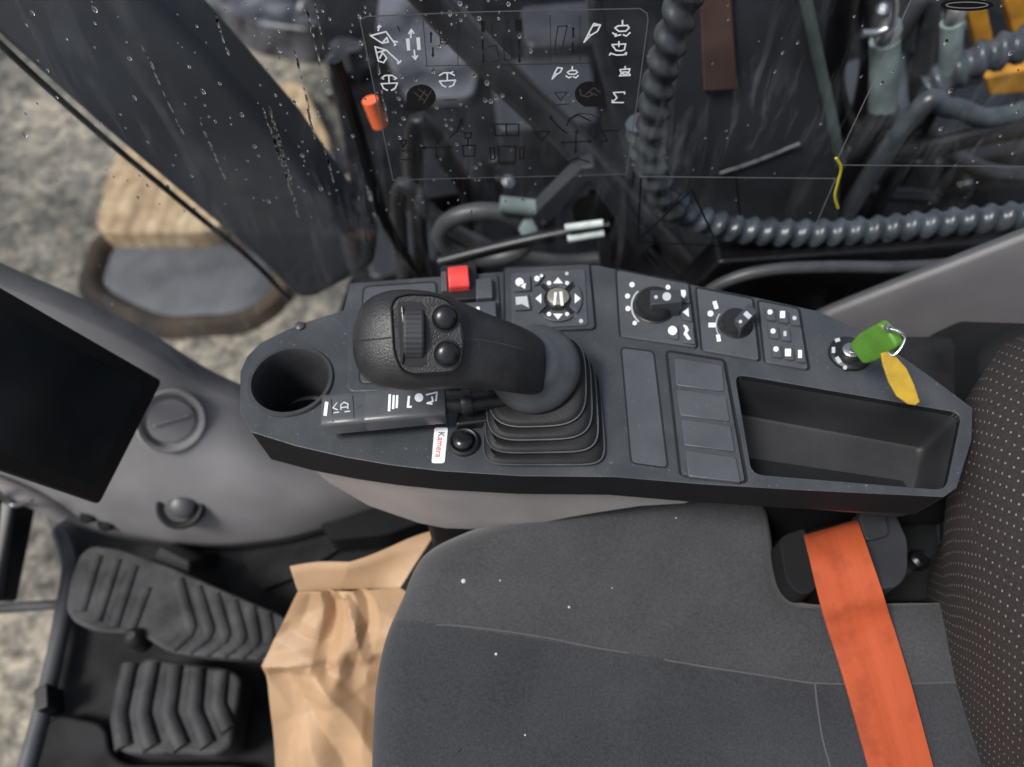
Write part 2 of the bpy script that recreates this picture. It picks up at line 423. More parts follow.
# dark block behind the backrest
o = solid('armrest_block', rnd([pd(983, 345, .74), pd(1040, 318, .74), pd(1100, 400, .68), pd(1020, 430, .68), pd(985, 410, .7)], .02), V((.02, .1, -.12)), M['skirt'], None, .02, 4, base=pd(1010, 380, .78))
tag(o, 'dark padded block between the pale side trim and the seat back, at the right edge', 'armrest')

# ================================================================== CONSOLE
con = thing('control_console', 'dark grey right-hand console with dials, switches, cup holder and open tray', 'console', V((.05, .4, .5)))
kn_, kf_ = cf(613, 477), cf(604, 265); kn_.x = kf_.x = XK
fr = [cf(x, y) for x, y in ((240, 372), (240, 412), (251, 432), (296, 446), (344, 457), (390, 465), (440, 471), (520, 476))] + [kn_]
fb = [cf(x, y) for x, y in ((560, 267), (497, 272), (430, 277), (350, 283), (344, 310), (305, 322), (284, 331), (260, 343), (247, 356))]
rn = [cr(x, y) for x, y in ((700, 484), (800, 490), (944, 497))]
rf_ = [cr(x, y) for x, y in ((957, 488), (972, 440), (973, 408), (930, 376), (867, 332), (818, 311), (754, 297), (684, 283))]
topv = fr + rn + rf_ + [kf_] + fb
N = len(topv); ik0 = len(fr) - 1; ik1 = len(fr) + len(rn) + len(rf_)
def drop(p):
    s = max(0, min(1, (p.y - .29) / .25)); q = p.copy(); q.z -= .05 + .07 * s; q.y += .006 * (1 - s); return q
vs = topv + [drop(p) for p in topv]
frontf = list(range(0, ik0 + 1)) + list(range(ik1, N)); rearf = list(range(ik0, ik1 + 1))
fs = [frontf, rearf, [i + N for i in frontf][::-1], [i + N for i in rearf][::-1]] + [[i, i + N, (i + 1) % N + N, (i + 1) % N] for i in range(N)]
shell = mesh('shell', vs, fs, M['shell'], con, True, sharp=35)
cupc = cf(291, 381)
cut1 = lathe('cut', cupc - V((0, 0, .2)), NF, [(.0392, 0), (.0392, .4)], None, None, 48)
tro = rnd([cr(735, 374), cr(962, 413), cr(946, 490), cr(752, 474)], .010, 4)
cut2 = solid('cut', [p + V((0, 0, .1)) for p in tro], (0, 0, -.4), None, None, 0)
for c_ in (cut1, cut2):
    bo = shell.modifiers.new('bool', 'BOOLEAN'); bo.operation = 'DIFFERENCE'; bo.object = c_; bo.solver = 'EXACT'
bake(shell)
for c_ in (cut1, cut2): bpy.data.objects.remove(c_)
shell.data.polygons.foreach_set('use_smooth', [True] * len(shell.data.polygons)); shell.data.set_sharp_from_angle(angle=math.radians(35))
shell.data.materials.append(M['skirt'])
for p in shell.data.polygons:
    if abs(p.normal.z) < .6 and p.center.z + wbase(shell).z < ZC + .02: p.material_index = 1
bev(shell, .0045, 4, 8)
shell.modifiers['bevel'].material = 0
shell.modifiers['bevel'].angle_limit = math.radians(25)
# kink line: its 4 degree crease stays crisp
# lower dark skirt line
low = solid('skirt', [drop(p) + V((0, .004, .004)) for p in fr + rn], (0, .03, -.004), M['skirt'], con, 0)
# cup holder
lathe('cup_holder', cupc, NF, [(.0405, -.004), (.0415, .0015), (.0405, .003), (.0375, .003), (.036, .0), (.0345, -.012), (.034, -.014), (.0335, -.03), (.031, -.074), (.026, -.078), (.004, -.078)], mat('cup_plastic', (.032, .033, .036), .4, .2, 30, .3, 600), con, 56, cap0=False)
# storage tray
ctr = sum(tro, V()) / len(tro)
def shrink(k, dz): return [ctr + (p - ctr) * k + V((0, 0, dz)) for p in tro]
loft('storage_tray', [shrink(1.006, -.006), shrink(.995, -.008), shrink(.985, -.03), shrink(.975, -.060), shrink(.95, -.064), shrink(.9, -.065)], mat('tray_plastic', (.024, .025, .028), .5, .3, 12, .3, 700), con, False, True)
# pale lower trim (under the near edge)
lt = [(312, 470), (330, 485), (370, 508), (420, 525), (445, 530), (470, 531), (510, 529), (540, 525), (570, 519), (600, 514), (640, 508), (690, 505)]
ne = [(-.30, .36), (-.2425, .336), (-.1527, .31), (-.0645, .294), (.4, .292)]
def ney(x):
    for (xa, ya), (xb, yb) in zip(ne[:-1], ne[1:]):
        if x <= xb: return ya + (yb - ya) * max(0, (x - xa) / (xb - xa))
    return .292
lo = []
for x, y in lt:
    yy = .31
    for _ in range(8): p = pyy(x, y, yy); yy = ney(p.x) + .014
    lo.append(p)
lo = [p for p in lo if p.z < .565]
up_ = [V((p.x, p.y, .568)) for p in lo]
K_ = len(lo); vs_ = up_ + lo + [p + V((0, .03, 0)) for p in up_] + [p + V((0, .03, 0)) for p in lo]
fs_ = []
for i in range(K_ - 1):
    fs_ += [[i, i + 1, K_ + i + 1, K_ + i], [2 * K_ + i, 3 * K_ + i, 3 * K_ + i + 1, 2 * K_ + i + 1], [K_ + i, K_ + i + 1, 3 * K_ + i + 1, 3 * K_ + i], [i, 2 * K_ + i, 2 * K_ + i + 1, i + 1]]
fs_ += [[0, K_, 3 * K_, 2 * K_], [K_ - 1, 3 * K_ - 1, 4 * K_ - 1, 2 * K_ - 1]]
bev(mesh('lower_trim', vs_, fs_, M['trim'], con, True, sharp=35), .006, 4)
solid('pedestal', [V((x, y, .56)) for x, y in ((-.1, .33), (.5, .33), (.5, .5), (-.1, .5))], (0, 0, -.56), M['floor'], con, .01)

def inset(name, px, mp, h, m, r=.003, bevel=.0008, parent=con, depth=None):
    nn = NF if mp is cf else NR
    P = rnd([mp(x, y, h) for x, y in px], r, 3)
    return solid(name, P, nn * -(depth or (h + .004)), m, parent, bevel, 3)
def groove(name, px, mp, w, m, r=.003, parent=con):
    """a thin dark gap line around a flush part"""
    nn = NR if mp is cr else NF
    P = rnd([mp(x, y, .0003) for x, y in px], r, 4); c0 = sum(P, V()) / len(P)
    vs, fs = [], []; K = len(P)
    for i, p in enumerate(P):
        d = ((P[(i + 1) % K] - P[i - 1]).normalized().cross(nn)).normalized()
        if d.dot(p - c0) < 0: d = -d
        vs += [p, p + d * w]
    for i in range(K): fs.append([2 * i, 2 * i + 1, 2 * ((i + 1) % K) + 1, 2 * ((i + 1) % K)])
    return mesh(name, vs, fs, m, parent, False)

# left cover plate (behind the joystick head)
groove('plate_gap', [(361, 285), (440, 279), (440, 383), (356, 387)], cf, .0015, M['black'], .006)
inset('cover_plate', [(350, 284), (498, 272), (500, 300), (500, 340), (470, 388), (347, 392)], cf, .003, M['shell'], .008, .0018)
groove('plate_gap', [(364, 287), (436, 282), (436, 380), (360, 383)], lambda x, y, h: cf(x, y, .0034), .0016, M['black'], .006)
o = inset('recess_plate', [(364, 287), (436, 282), (436, 380), (360, 383)], cf, .0045, M['panel'], .006, .001)
# red switch, grey switches
hs = inset('rocker_housing', [(440, 265), (476, 262), (479, 298), (441, 301)], cf, .009, M['black'], .004, .002)
def rocker(name, px, h0, h1, m, parent, bow=.004):
    a, b_, c_, d = [cf(x, y, h0) for x, y in px]
    rings = []
    for k in range(9):
        s = k / 8; z = V((0, 0, bow * math.sin(math.pi * (s * .8 + .1))))
        l_, r_ = a.lerp(d, s) + z, b_.lerp(c_, s) + z
        rings.append([l_, r_, V((r_.x, r_.y, ZC + h1)), V((l_.x, l_.y, ZC + h1))])
    return bev(loft(name, rings, m, parent, sharp=30), .0016, 3, 50)
rocker('red_rocker', [(448, 269), (468, 267), (470, 288), (449, 290)], .012, .004, M['red'], hs, .011)
rocker('rocker_end', [(441, 272), (447, 271), (448, 291), (441, 292)], .009, .004, M['tube'], hs, .003)
rocker('grey_switch', [(476, 279), (492, 278), (493, 298), (476, 299)], .009, .001, M['panel'], con, .003)
sw = rocker('selector_switch', [(466, 303), (496, 301), (497, 322), (470, 322)], .008, .001, M['panel'], con, .003)
patches('mark', [rc(478, 311, 3.4, 8.5)], lambda x, y: cf(x, y, .0125), M['white'], sw)
# button pad with the round direction keys
bpn = inset('button_panel', [(505, 268), (589, 264), (595, 328), (506, 332)], cf, .004, M['shell'], .004, .0012)
bp2 = inset('button_face', [(511, 273), (585, 269), (588, 325), (512, 328)], cf, .0055, M['panel'], .004, .0008, bpn)
def pads(name, px, mp, h, m, parent): return inset(name, px, mp, h, m, .0015, .0006, parent, depth=.004)
cx, cy = 558, 298.5
H = lambda h: (lambda x, y: cf(x, y, h))
lathe('dial_well', cf(cx, cy, .0053), NF, [(.0255, -.004), (.0255, .0006), (.024, .0008)], M['black'], bp2, 40)
for k in range(4):
    a0 = 45 + 90 * k
    pts = arc(cx, cy, 24.5, a0 + 6, a0 + 84, 8, 22.5) + arc(cx, cy, 13.5, a0 + 78, a0 + 12, 6, 12.2)
    P = [cf(x, y, .0085) for x, y in pts]
    ky = solid('direction_key', P, (0, 0, -.004), M['panel'], bp2, .001, 2)
    a = math.radians(a0 + 45); ux, uy = math.cos(a), math.sin(a)
    px, py = cx + 18.5 * ux, cy + 17 * uy
    tri = [(px + 4.2 * ux, py + 4 * uy), (px - 1.8 * ux - 5 * uy, py - 1.8 * uy + 5 * ux), (px - 1.8 * ux + 5 * uy, py - 1.8 * uy - 5 * ux)]
    polys = [tri]
    if k in (0, 2): polys += [disc(px - 9, py + (1.5 if k == 2 else -1.5), 2.2), disc(px + 9, py + (1.5 if k == 2 else -1.5), 2.0)]
    patches('arrow', polys, H(.0089), M['white'], ky)
ok = lathe('centre_key', cf(cx, cy, .0055), NF, [(.0115, -.002), (.0115, .004), (.0095, .005)], M['brass'], bp2, 32)
patches('centre_mark', [rc(cx - 3, cy, 2.6, 13, .1), rc(cx + 3.4, cy, 3, 14, -.1)], H(.0109), M['white'], ok)
for pts, mk in (([(513, 276), (530, 275), (531, 290), (514, 291)], [disc(519.5, 282, 4.2), [(519, 285), (526, 283), (525, 289)]]),
                ([(534, 274.5), (545, 274), (538, 284), (534, 285)], [disc(537, 278.5, 2.8), disc(541.5, 275.7, 1.6)]),
                ([(514, 294), (528, 293.5), (531, 309), (515, 310)], [[(515.5, 297), (527, 296), (529, 308), (522, 304), (516, 305)]])):
    k_ = pads('square_key', pts, cf, .0086, M['panel'], bp2)
    patches('icon', mk, H(.0090), M['white' if len(mk) > 1 else 'offwhite'], k_)
for q_ in (disc(566.8, 273.5, 1.8), disc(581, 321, 2.2)): patches('small_mark', [q_], H(.0059), M['offwhite'], bp2)

# dial panels
HR = lambda h: (lambda x, y: cr(x, y, h))
def knob(c, r, hgt, barpx, barh, parent, marks):
    k_ = lathe('dial_knob', c, NR, [(r * 1.06, -.002), (r * 1.06, .002), (r, .003), (r * .97, hgt * .7), (r * .85, hgt)], M['black'], parent, 40)
    bar = solid('pointer', rnd([cr(x, y, barh) for x, y in barpx], .001, 2), NR * -(barh - .002), M['shell'], k_, .0012)
    patches('pointer_mark', marks, HR(barh + .0004), M['offwhite'], bar)
    return k_
groove('pad_gap', [(505, 268), (589, 264), (595, 328), (506, 332)], cf, .0022, M['black'], .004)
groove('panel_gap', [(617, 270), (688, 284), (696.5, 347), (621, 336)], cr, .0024, M['black'], .003)
d1 = inset('dial_panel', [(617, 270), (688, 284), (696.5, 347), (621, 336)], cr, .0042, M['panel'], .003, .0016)
strokes('dial_scale', [arc(656, 306, 24.5, 135, 222, 10, 22)], .0017, HR(.0048), NR, M['offwhite'], d1)
for q_ in (disc(632, 284.6, 2.6), disc(627.5, 296, 2.5), disc(628, 308.5, 2.6), disc(634.7, 323, 2.2), disc(668, 287.2, 2.4)): patches('scale_mark', [q_], HR(.0048), M['white'], d1)
knob(cr(654, 308, .003), .0205, .014, [(650.5, 290), (681, 289.5), (682, 302), (651, 304.5)], .026, d1, [disc(666.8, 296.5, 4.4), disc(656, 297, 1.9)])
for pts, mk in (([(678, 288), (688, 290), (690, 303), (680, 301)], [[(680, 290), (685.5, 290), (686, 295), (684, 298.5), (681, 295)]]),
                ([(680, 305), (690, 307), (692, 321), (682, 319)], [[(682.5, 312), (688.5, 307.5), (689, 317)]]),
                ([(681, 324), (692.5, 326), (695, 344), (683, 342)], [[(683, 324.5), (687, 326), (689, 330), (687, 333), (691, 339), (688, 340), (683.5, 334), (685.5, 330)]]),
                ([(667, 323), (677.5, 325), (678.5, 339), (668, 337)], [disc(672.5, 330.5, 4.6)])):
    k_ = pads('square_key', pts, cr, .0072, M['panel'], d1); patches('icon', mk, HR(.0076), M['white'], k_)
groove('panel_gap', [(697, 288), (752, 299), (759, 360), (703, 350)], cr, .0024, M['black'], .003)
d2 = inset('dial_panel', [(697, 288), (752, 299), (759, 360), (703, 350)], cr, .0042, M['panel'], .003, .0016)
strokes('dial_scale', [arc(735, 325, 19, 150, 215, 8)], .001, HR(.0048), NR, M['offwhite'], d2)
for q_ in (rc(715.5, 305, 4, 8, -.3), disc(710.5, 313.5, 3), rc(712, 325, 7, 4.5), rc(718.5, 338, 4, 7, -.2)): patches('scale_mark', [q_], HR(.0048), M['white'], d2)
knob(cr(735, 326, .003), .016, .012, [(734.5, 319.5), (749, 302.5), (757.5, 311.5), (742, 327.5)], .022, d2, [rc(747.5, 315, 7.5, 5, .75), disc(740.5, 321.5, 1.8)])
groove('panel_gap', [(759, 301), (798, 309), (808, 369), (766, 362)], cr, .0024, M['black'], .003)
d3 = inset('key_panel', [(759, 301), (798, 309), (808, 369), (766, 362)], cr, .0042, M['panel'], .003, .0016)
for i, (x, y, mk) in enumerate(((770, 313, [disc(0, -1, 2.6)]), (782.5, 315.5, [rc(0, -1, 5, 7)]), (794.5, 318, [disc(0, 0, 2.2)]), (773, 331, [disc(0, 0, 2.6)]), (785, 333.5, [rc(0, 0, 3, 5)]),
                                (776, 350, [disc(0, -1, 2.7)]), (788, 352.5, [rc(0, 0, 6, 7.5)]), (800, 355, [rc(0, -1, 4, 8)]))):
    k_ = pads('square_key', [(x - 5.2, y - 7.5), (x + 4, y - 6), (x + 6, y + 7.5), (x - 3.6, y + 6)], cr, .0074, M['panel'], d3)
    patches('icon', [[(x + a, y + b_) for a, b_ in q] for q in mk], HR(.0078), M['offwhite' if i in (2, 4) else 'white'], k_)
# blank cover and the bank of four blank switches
bc = [(622, 348), (653, 352), (667, 467), (632, 462)]
groove('cover_gap', bc, cr, .0017, M['black'], .004)
inset('blank_cover', bc, cr, .0006, M['panel'], .004, .0004)
bf = [(668, 352), (723, 361), (745, 481), (682, 474)]
groove('bank_gap', bf, cr, .003, M['black'], .003)
fr_ = inset('switch_frame', bf, cr, .0046, M['shell'], .003, .0018)
for y0, y1, xs in ((357, 388, (674.5, 722.5, 724.5, 676.5)), (388, 418, (676.5, 726, 730, 680.5)), (418, 448, (681, 731, 735, 684.5)), (449, 479, (685, 736, 741, 688.5))):
    s = [(xs[0], y0 + .5), (xs[1], y0 + 8), (xs[2], y1 + 3.5), (xs[3], y1 - 3)]
    solid('blank_switch', rnd([cr(x, y, .0062) for x, y in s], .0015, 2), NR * -.004, M['panel'], fr_, .0013)
# ignition switch
ic = cr(849, 355, 0); ig = lathe('ignition_switch', ic, NR, [(.0195, -.003), (.0195, .004), (.017, .006), (.013, .0055), (.0085, .003), (.008, .003)], M['black'], con, 40)
lathe('key_barrel', ic, NR, [(.0085, 0), (.0085, .0085), (.007, .0095)], M['steel'], ig, 24)
patches('switch_marks', [rc(837.5, 340, 5, 3.5, -.3), rc(833.5, 350, 3.5, 6), rc(838.5, 360, 4, 7, -.6), disc(845, 367.5, 2.2)], HR(.0065), M['offwhite'], ig)
# push button and sticker near the front edge
pb = lathe('push_button', cf(464, 443), NF, [(.0145, -.002), (.0145, .003), (.0125, .005), (.0105, .004), (.0095, .002)], M['black'], con, 36)
lathe('button_cap', cf(463, 442.5, .003), NF, [(.0092, -.002), (.0092, .005), (.007, .0075), (.003, .0085)], M['gloss'], pb, 32)
st = solid('sticker', rnd([cf(434.5, 427.5, .0006), cf(448, 427.5, .0006), cf(444.5, 463, .0006), cf(431.5, 463, .0006)], .0022, 3), (0, 0, -.0008), M['white'], con, 0)
a, b_ = cf(441.5, 430, .001), cf(437.5, 461, .001)
dx = (b_ - a).normalized()
text('sticker_initial', 'K', .0085, a.lerp(b_, .14), dx, NF.cross(dx), M['ink'], st)
text('sticker_text', 'amera', .0085, a.lerp(b_, .56), dx, NF.cross(dx), M['redink'], st)
# hinge nub at far left edge
lathe('edge_screw', cf(300, 326, .001), NF, [(.005, -.002), (.005, .001), (.003, .0025)], M['tube'], con, 16)

# ================================================================== IGNITION KEY
key = thing('ignition_key', 'green-headed ignition key with yellow tag standing in the console switch', 'key', ic + NR * .009)
Kb = ic + NR * .008; K1 = pd(860, 352, .640); K2 = pd(892, 332, .600)
tube('blade', [Kb, Kb.lerp(K1, .6), K1], .003, M['steel'], key, 10)
ax = (K2 - K1).normalized(); vw = (CAM - K1).normalized(); sx = ax.cross(vw).normalized(); nn = sx.cross(ax).normalized()
if nn.dot(vw) < 0: nn = -nn
L = (K2 - K1).length
wdt = .0145
pts = [K1 + ax * (-.004) + sx * a * wdt * .62 for a in (1, -1)] 
P = [K1 - ax * .002 + sx * wdt * .75, K1 + ax * L * .35 + sx * wdt * 1.0, K2 + sx * wdt * .9, K2 + ax * .002 + sx * wdt * .2, K2 - sx * wdt * .85, K1 + ax * L * .35 - sx * wdt * .95, K1 - ax * .002 - sx * wdt * .7]
hd = solid('key_head', rnd([p + nn * .005 for p in P], .004, 3), nn * -.010, M['green'], key, .003, 4)
ee = K2 - ax * .004 - sx * 0
lathe('key_hole', pd(887, 328, .592) , nn, [(.0028, -.002), (.0028, .0008), (.0018, .0008)], M['chrome'], hd, 16)
tube('key_ring', [pd(887, 328, .592), pd(898, 331, .588), pd(905, 337, .588), pd(902, 346, .59), pd(894, 355, .593), pd(887, 352, .597)], .0013, M['chrome'], key, 8, sm=5)
tg = [(881, 353), (886, 351.5), (897, 357), (907, 368), (915, 385), (920.5, 402), (916, 405.5), (908, 404), (897, 396), (889, 382), (883, 364)]
tn = V((-.1, -.5, .85)).normalized(); T0 = pd(890, 358, .594)
o = solid('yellow_tag', [pn(x, y, T0, tn) for x, y in tg], tn * -.0035, M['yellow'], key, .0012, 3)

# ================================================================== CONTROL STALK
A, B = pz(323, 415, ZC + .022), pz(446, 404, ZC + .026)
ax = (B - A).normalized(); sd_ = NF.cross(ax).normalized(); upv = ax.cross(sd_)
stk = thing('control_stalk', 'grey control stalk printed with white symbols, lying below the joystick grip', 'lever', A - V((0, 0, .02)))
rings = []
Ls = (B - A).length
for s, k in ((0, .55), (.006, .9), (.02, 1), (.35, 1), (.36, .985), (.365, 1), (.7, .98), (.985, .96), (1, .9)):
    p = A + ax * (Ls * s); r = []
    for i in range(32):
        a = 2 * math.pi * i / 32; ca, sa = math.cos(a), math.sin(a); e = .36
        r.append(p + sd_ * (.0172 * k * math.copysign(abs(ca) ** e, ca)) + upv * (.0105 * k * math.copysign(abs(sa) ** e, sa)))
    rings.append(r)
body = loft('barrel', rings, mat('stalk_plastic', (.07, .075, .082), .32, .12, 50, .1, 800), stk, sharp=50)
f = surf(body)
patches('end_bars', [rc(326, 409, 3.4, 14, .12)], f, M['white'], body)
strokes('symbols', [[(337, 403), (333, 408), (337.5, 410)], [(341, 410), (341, 405), (344, 402.5), (348, 404), (348, 409)], [(341, 408), (348, 407)], [(334, 413), (339, 412.5)], [(345, 412), (350, 411.5)]], .0012, f, (0, -.2, 1), M['offwhite'], body)
strokes('faint_symbols', [[(356, 403), (361, 405.5), (357, 409)]], .0009, f, (0, -.2, 1), M['tube'], body)
strokes('ring_line', [[(352.5, 396), (353.5, 405), (354, 418)], [(331, 399), (332, 408), (333, 422)]], .0006, f, (0, -.2, 1), M['black'], body)
patches('bars', [rc(389.5, 403, 2.6, 17, .05), rc(393.5, 402.3, 2.3, 14, .05), rc(397, 401.8, 2.3, 13, .05), rc(408.5, 402, 2.4, 12, .1), disc(419, 397.8, 4.4), rc(410, 407, 3.5, 2)], f, M['white'], body)
strokes('wiper_symbol', [[(426.5, 395), (437, 392.5)], [(437, 392.5), (436, 401)], [(428, 403), (433, 401.5), (432, 397)], [(427, 403.5), (432, 404)]], .0016, f, (0, -.2, 1), M['white'], body)
tube('arm', [B - ax * .005, B + ax * .02 + V((0, 0, -.002)), B + ax * .045 + V((0, .004, -.006)), B + ax * .07 + V((0, .006, -.012))], .0085, M['black'], stk, 16)
lathe('arm_collar', B + ax * .018, ax, [(.011, -.004), (.0125, 0), (.011, .006)], M['black'], stk, 20)
solid('arm_base', rnd([cf(462, 378, .012), cf(498, 376, .012), cf(498, 420, .012), cf(455, 425, .012)], .004), (0, 0, -.012), M['black'], stk, .003)

# ================================================================== JOYSTICK
jb = cf(541, 425)
joy = thing('joystick', 'black pistol-grip joystick with thumbwheel and two round buttons, leaning forward over its rubber boot', 'joystick', jb)
def sqr(c, hx, hy, n_, e=.42, k=56, rot=0.05):
    x, y, _ = frame(n_); out = []
    for i in range(k):
        a = 2 * math.pi * i / k + rot; ca, sa = math.cos(a), math.sin(a)
        out.append(V(c) + x * (hx * math.copysign(abs(ca) ** e, ca)) + y * (hy * math.copysign(abs(sa) ** e, sa)))
    return out
Dc = pd(533, 366, .652); dn = V((-.16, -.34, .92)).normalized()
b0 = pz(543, 415, ZC + .001); b1 = Dc - dn * .014
rings = []; steps = 4
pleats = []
for k in range(steps):
    s = k / steps
    cc = b0.lerp(b1, s); nn = NF.lerp(dn, s).normalized(); h = .0545 - .0135 * s
    e = .27 + .4 * s
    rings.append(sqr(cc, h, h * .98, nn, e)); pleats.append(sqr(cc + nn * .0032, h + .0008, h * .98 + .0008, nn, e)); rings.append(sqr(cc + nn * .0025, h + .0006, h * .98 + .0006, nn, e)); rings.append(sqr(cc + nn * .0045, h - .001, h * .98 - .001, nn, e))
    rings.append(sqr(cc + nn * .0055, h - .0045, h * .98 - .0045, nn, e)); 
rings.append(sqr(b1, .036, .036, dn, .9))
boot = loft('boot', rings, M['boot'], joy, True, True, sharp=38)
rim_light = mat('lit_rubber_edge', (.06, .064, .07), .5, .3, 30)  # paler rubber paints in the light caught along the pleat rims
for pq in pleats: tube('pleat_highlight', pq + [pq[0]], .0008, rim_light, boot, 6, sm=0)
lathe('collar', Dc, dn, [(.036, -.016), (.0415, -.012), (.0425, -.008), (.0415, -.004), (.038, .002), (.032, .007), (.027, .012), (.022, .018)], M['collar'], joy, 56, sharp=60)
st_ = [(352.3, 341, .590, 3, .004), (353.5, 341, .590, 15, .013), (356.5, 341, .590, 26, .019), (362, 340.5, .589, 36, .0245), (371, 340, .588, 43.5, .028), (384, 339.5, .586, 48.5, .030), (400, 339.5, .585, 50.5, .0305), (420, 340, .585, 50.5, .0305), (440, 341, .586, 48, .0295),
       (458, 344, .588, 44, .028), (475, 348, .592, 40, .0265), (492, 352.5, .598, 37, .0255), (510, 357, .606, 35.5, .0245), (522, 360.5, .616, 34, .024), (533, 363.5, .628, 31.5, .0235), (541, 366, .638, 27.5, .021), (546, 367.5, .648, 21, .017), (549, 368.5, .658, 12, .012)]
rings = []
for px, py, t, w_, th in st_:
    c0 = pd(px, py, t); e2 = -ray(px, py).normalized(); r = []
    for i in range(40):
        a = 2 * math.pi * i / 40; ca, sa = math.cos(a), math.sin(a); e = .82
        r.append(c0 + UP * (w_ * t / F * math.copysign(abs(ca) ** e, ca)) + e2 * (th * math.copysign(abs(sa) ** e, sa)))
    rings.append(r)
grip = loft('grip', rings, M['grip'], joy, sharp=70)
ss_ = grip.modifiers.new('sub', 'SUBSURF'); ss_.levels = 1; ss_.render_levels = 1
f = surf(grip)
def seam(name, pts, m, parent, r=.0005):
    P = [f(x, y, .0) for x, y in pts]; return tube(name, P, r, m, parent, 6, sm=3)
seam('grip_seam', [(354, 341), (362, 340.5), (372, 339.5), (382, 338.5), (391, 337.5)], M['black'], grip, .0006)
seam('grip_seam', [(464, 338.5), (480, 340), (500, 343.5), (520, 348), (538, 354)], M['tube'], grip, .0004)
fn = -ray(428, 336).normalized(); F0 = pd(428, 336, .585) + fn * .0318
def hp(x, y, h=0): return pn(x, y, F0 + fn * h, fn)
plate = [(391, 304), (396, 297), (408, 294), (435, 295), (449, 300.5), (460, 312), (464, 341), (461, 364), (452, 373), (411, 375), (401, 370), (394, 353)]
ring_o = rnd([hp(x, y, .0008) for x, y in plate], .008, 4); c0 = sum(ring_o, V()) / len(ring_o)
loft('face_rim', [[p + (p - c0) * .05 - fn * .008 for p in ring_o], [p + (p - c0) * .03 + fn * .0008 for p in ring_o], [p + fn * .0014 for p in ring_o], [p - (p - c0) * .03 + fn * .0004 for p in ring_o], [p - (p - c0) * .035 - fn * .001 for p in ring_o]], M['gloss'], joy, False, False, sharp=60)
fp = solid('face_plate', [p - (p - c0) * .03 - fn * .0004 for p in ring_o], fn * -.008, M['grip'], joy, .0006)
pk = [(396.5, 304), (401, 301), (420, 302), (426, 307), (426.5, 364), (421, 367), (405, 367), (400, 359)]
groove_p = rnd([hp(x, y, .0007) for x, y in pk], .003, 3)
solid('wheel_pocket', groove_p, fn * -.004, M['ink'], fp, .0003)
wc = hp(414.5, 334, -.0215); wr = .031; rings = []
ex = (RT - fn * RT.dot(fn)).normalized(); ey = fn.cross(ex)
prof = [(-.0085, .86), (-.0075, .97), (-.006, 1), (.006, 1), (.0075, .97), (.0085, .86)]
for hx, k in prof:
    r = []
    for i in range(120):
        a = 2 * math.pi * i / 120; rr = wr * k * (1 - (.014 if i % 3 == 0 else 0))
        r.append(wc + ex * hx + (fn * math.cos(a) + ey * math.sin(a) * .88) * rr)
    rings.append(r)
loft('thumbwheel', rings, mat('wheel_rubber', (.028, .03, .033), .5, .1, 60), joy, sharp=25)
tube('wheel_guard', [hp(402, 306, .001), hp(403.5, 320, .003), hp(404, 336, .0035), hp(403.5, 350, .003), hp(402, 364, .001)], .0011, M['gloss'], fp, 8)
for px, py in ((445, 318), (447, 353.5)):
    lathe('button_ring', hp(px, py, 0), fn, [(.0112, -.002), (.0112, .0012), (.0102, .0014), (.0098, 0)], M['ink'], joy, 36)
    lathe('round_button', hp(px, py, 0), fn, [(.0097, -.002), (.0095, .0012), (.0084, .0034), (.0062, .0050), (.0035, .0058), (.001, .006)], mat('button_plastic', (.011, .012, .013), .27, .1, 60), joy, 36, sharp=0)

# ================================================================== MONITOR
d1_ = V((.367, .154, -1.10)).normalized()
A, B = pd(163, 381, .85), pd(100, 505, .80)
back = -(B - A).cross(d1_).normalized()
if back.dot(CAM - A) > 0: back = -back
A2, B2 = A - d1_ * .27, B - d1_ * .27
mon = thing('display_monitor', 'black flat monitor with dark switched-off screen, standing before the grey cowl', 'monitor', (A + B) / 2 + back * .02)
solid('housing', rnd([A, B, B2, A2], .006, 3), back * .028, M['bezel'], mon, .003, 3)
cc = (A + B + A2 + B2) / 4
def ins(p, k, h): 
    q = cc + (p - cc) * 1.0
    return q
e1 = (B - A).normalized(); m1, m2 = .016, .02
scr = [A + e1 * m1 - d1_ * m2, B - e1 * m1 - d1_ * m2, B2 - e1 * m1 + d1_ * m2, A2 + e1 * m1 + d1_ * m2]
solid('screen', rnd([p - back * .0008 for p in scr], .003, 3), back * .004, M['screen'], mon, .0003)
tube('bracket', [cc + back * .02, cc + back * .08 + V((0, .05, -.06)), cc + back * .13 + V((0, .08, -.15))], .018, M['black'], mon, 12)

# ================================================================== PEDALS, FLOOR PIECES
def ribbed(parent, name, lines, z, w, h, m):
    for ln in lines:
        P = [pz(x, y, z) for x, y in ln]
        if len(P) > 2:
            k0, k1 = P[1].lerp(P[0], .12), P[1].lerp(P[2], .12); P = [P[0], k0, (k0 + k1 + P[1]) / 3, k1, P[2]]
        rings = []
        for q, p in enumerate(P):
            d = (P[min(q + 1, len(P) - 1)] - P[max(q - 1, 0)]).normalized(); sd = V((-d.y, d.x, 0))
            rings.append([p + sd * (w * .55 * math.cos(a)) + V((0, 0, h * max(-.3, math.sin(a)))) for a in [2 * math.pi * t / 14 for t in range(14)]])
        loft(name, rings, m, parent, sharp=75)
zp = .13
pu = [(65, 609), (70, 577), (80, 553), (92, 545), (119, 548), (170, 566), (217, 587), (290, 618), (290, 664), (267, 661), (170, 654), (140, 634), (97, 633), (72, 621)]
tpd = thing('travel_pedal', 'large grey rubber travel pedal with ribbed tread, touching the paper bag', 'pedal', pz(170, 610, 0))
solid('pad', rnd([pz(x, y, zp) for x, y in pu], .02, 4), (0, 0, -.022), M['pedal'], tpd, .008, 4)
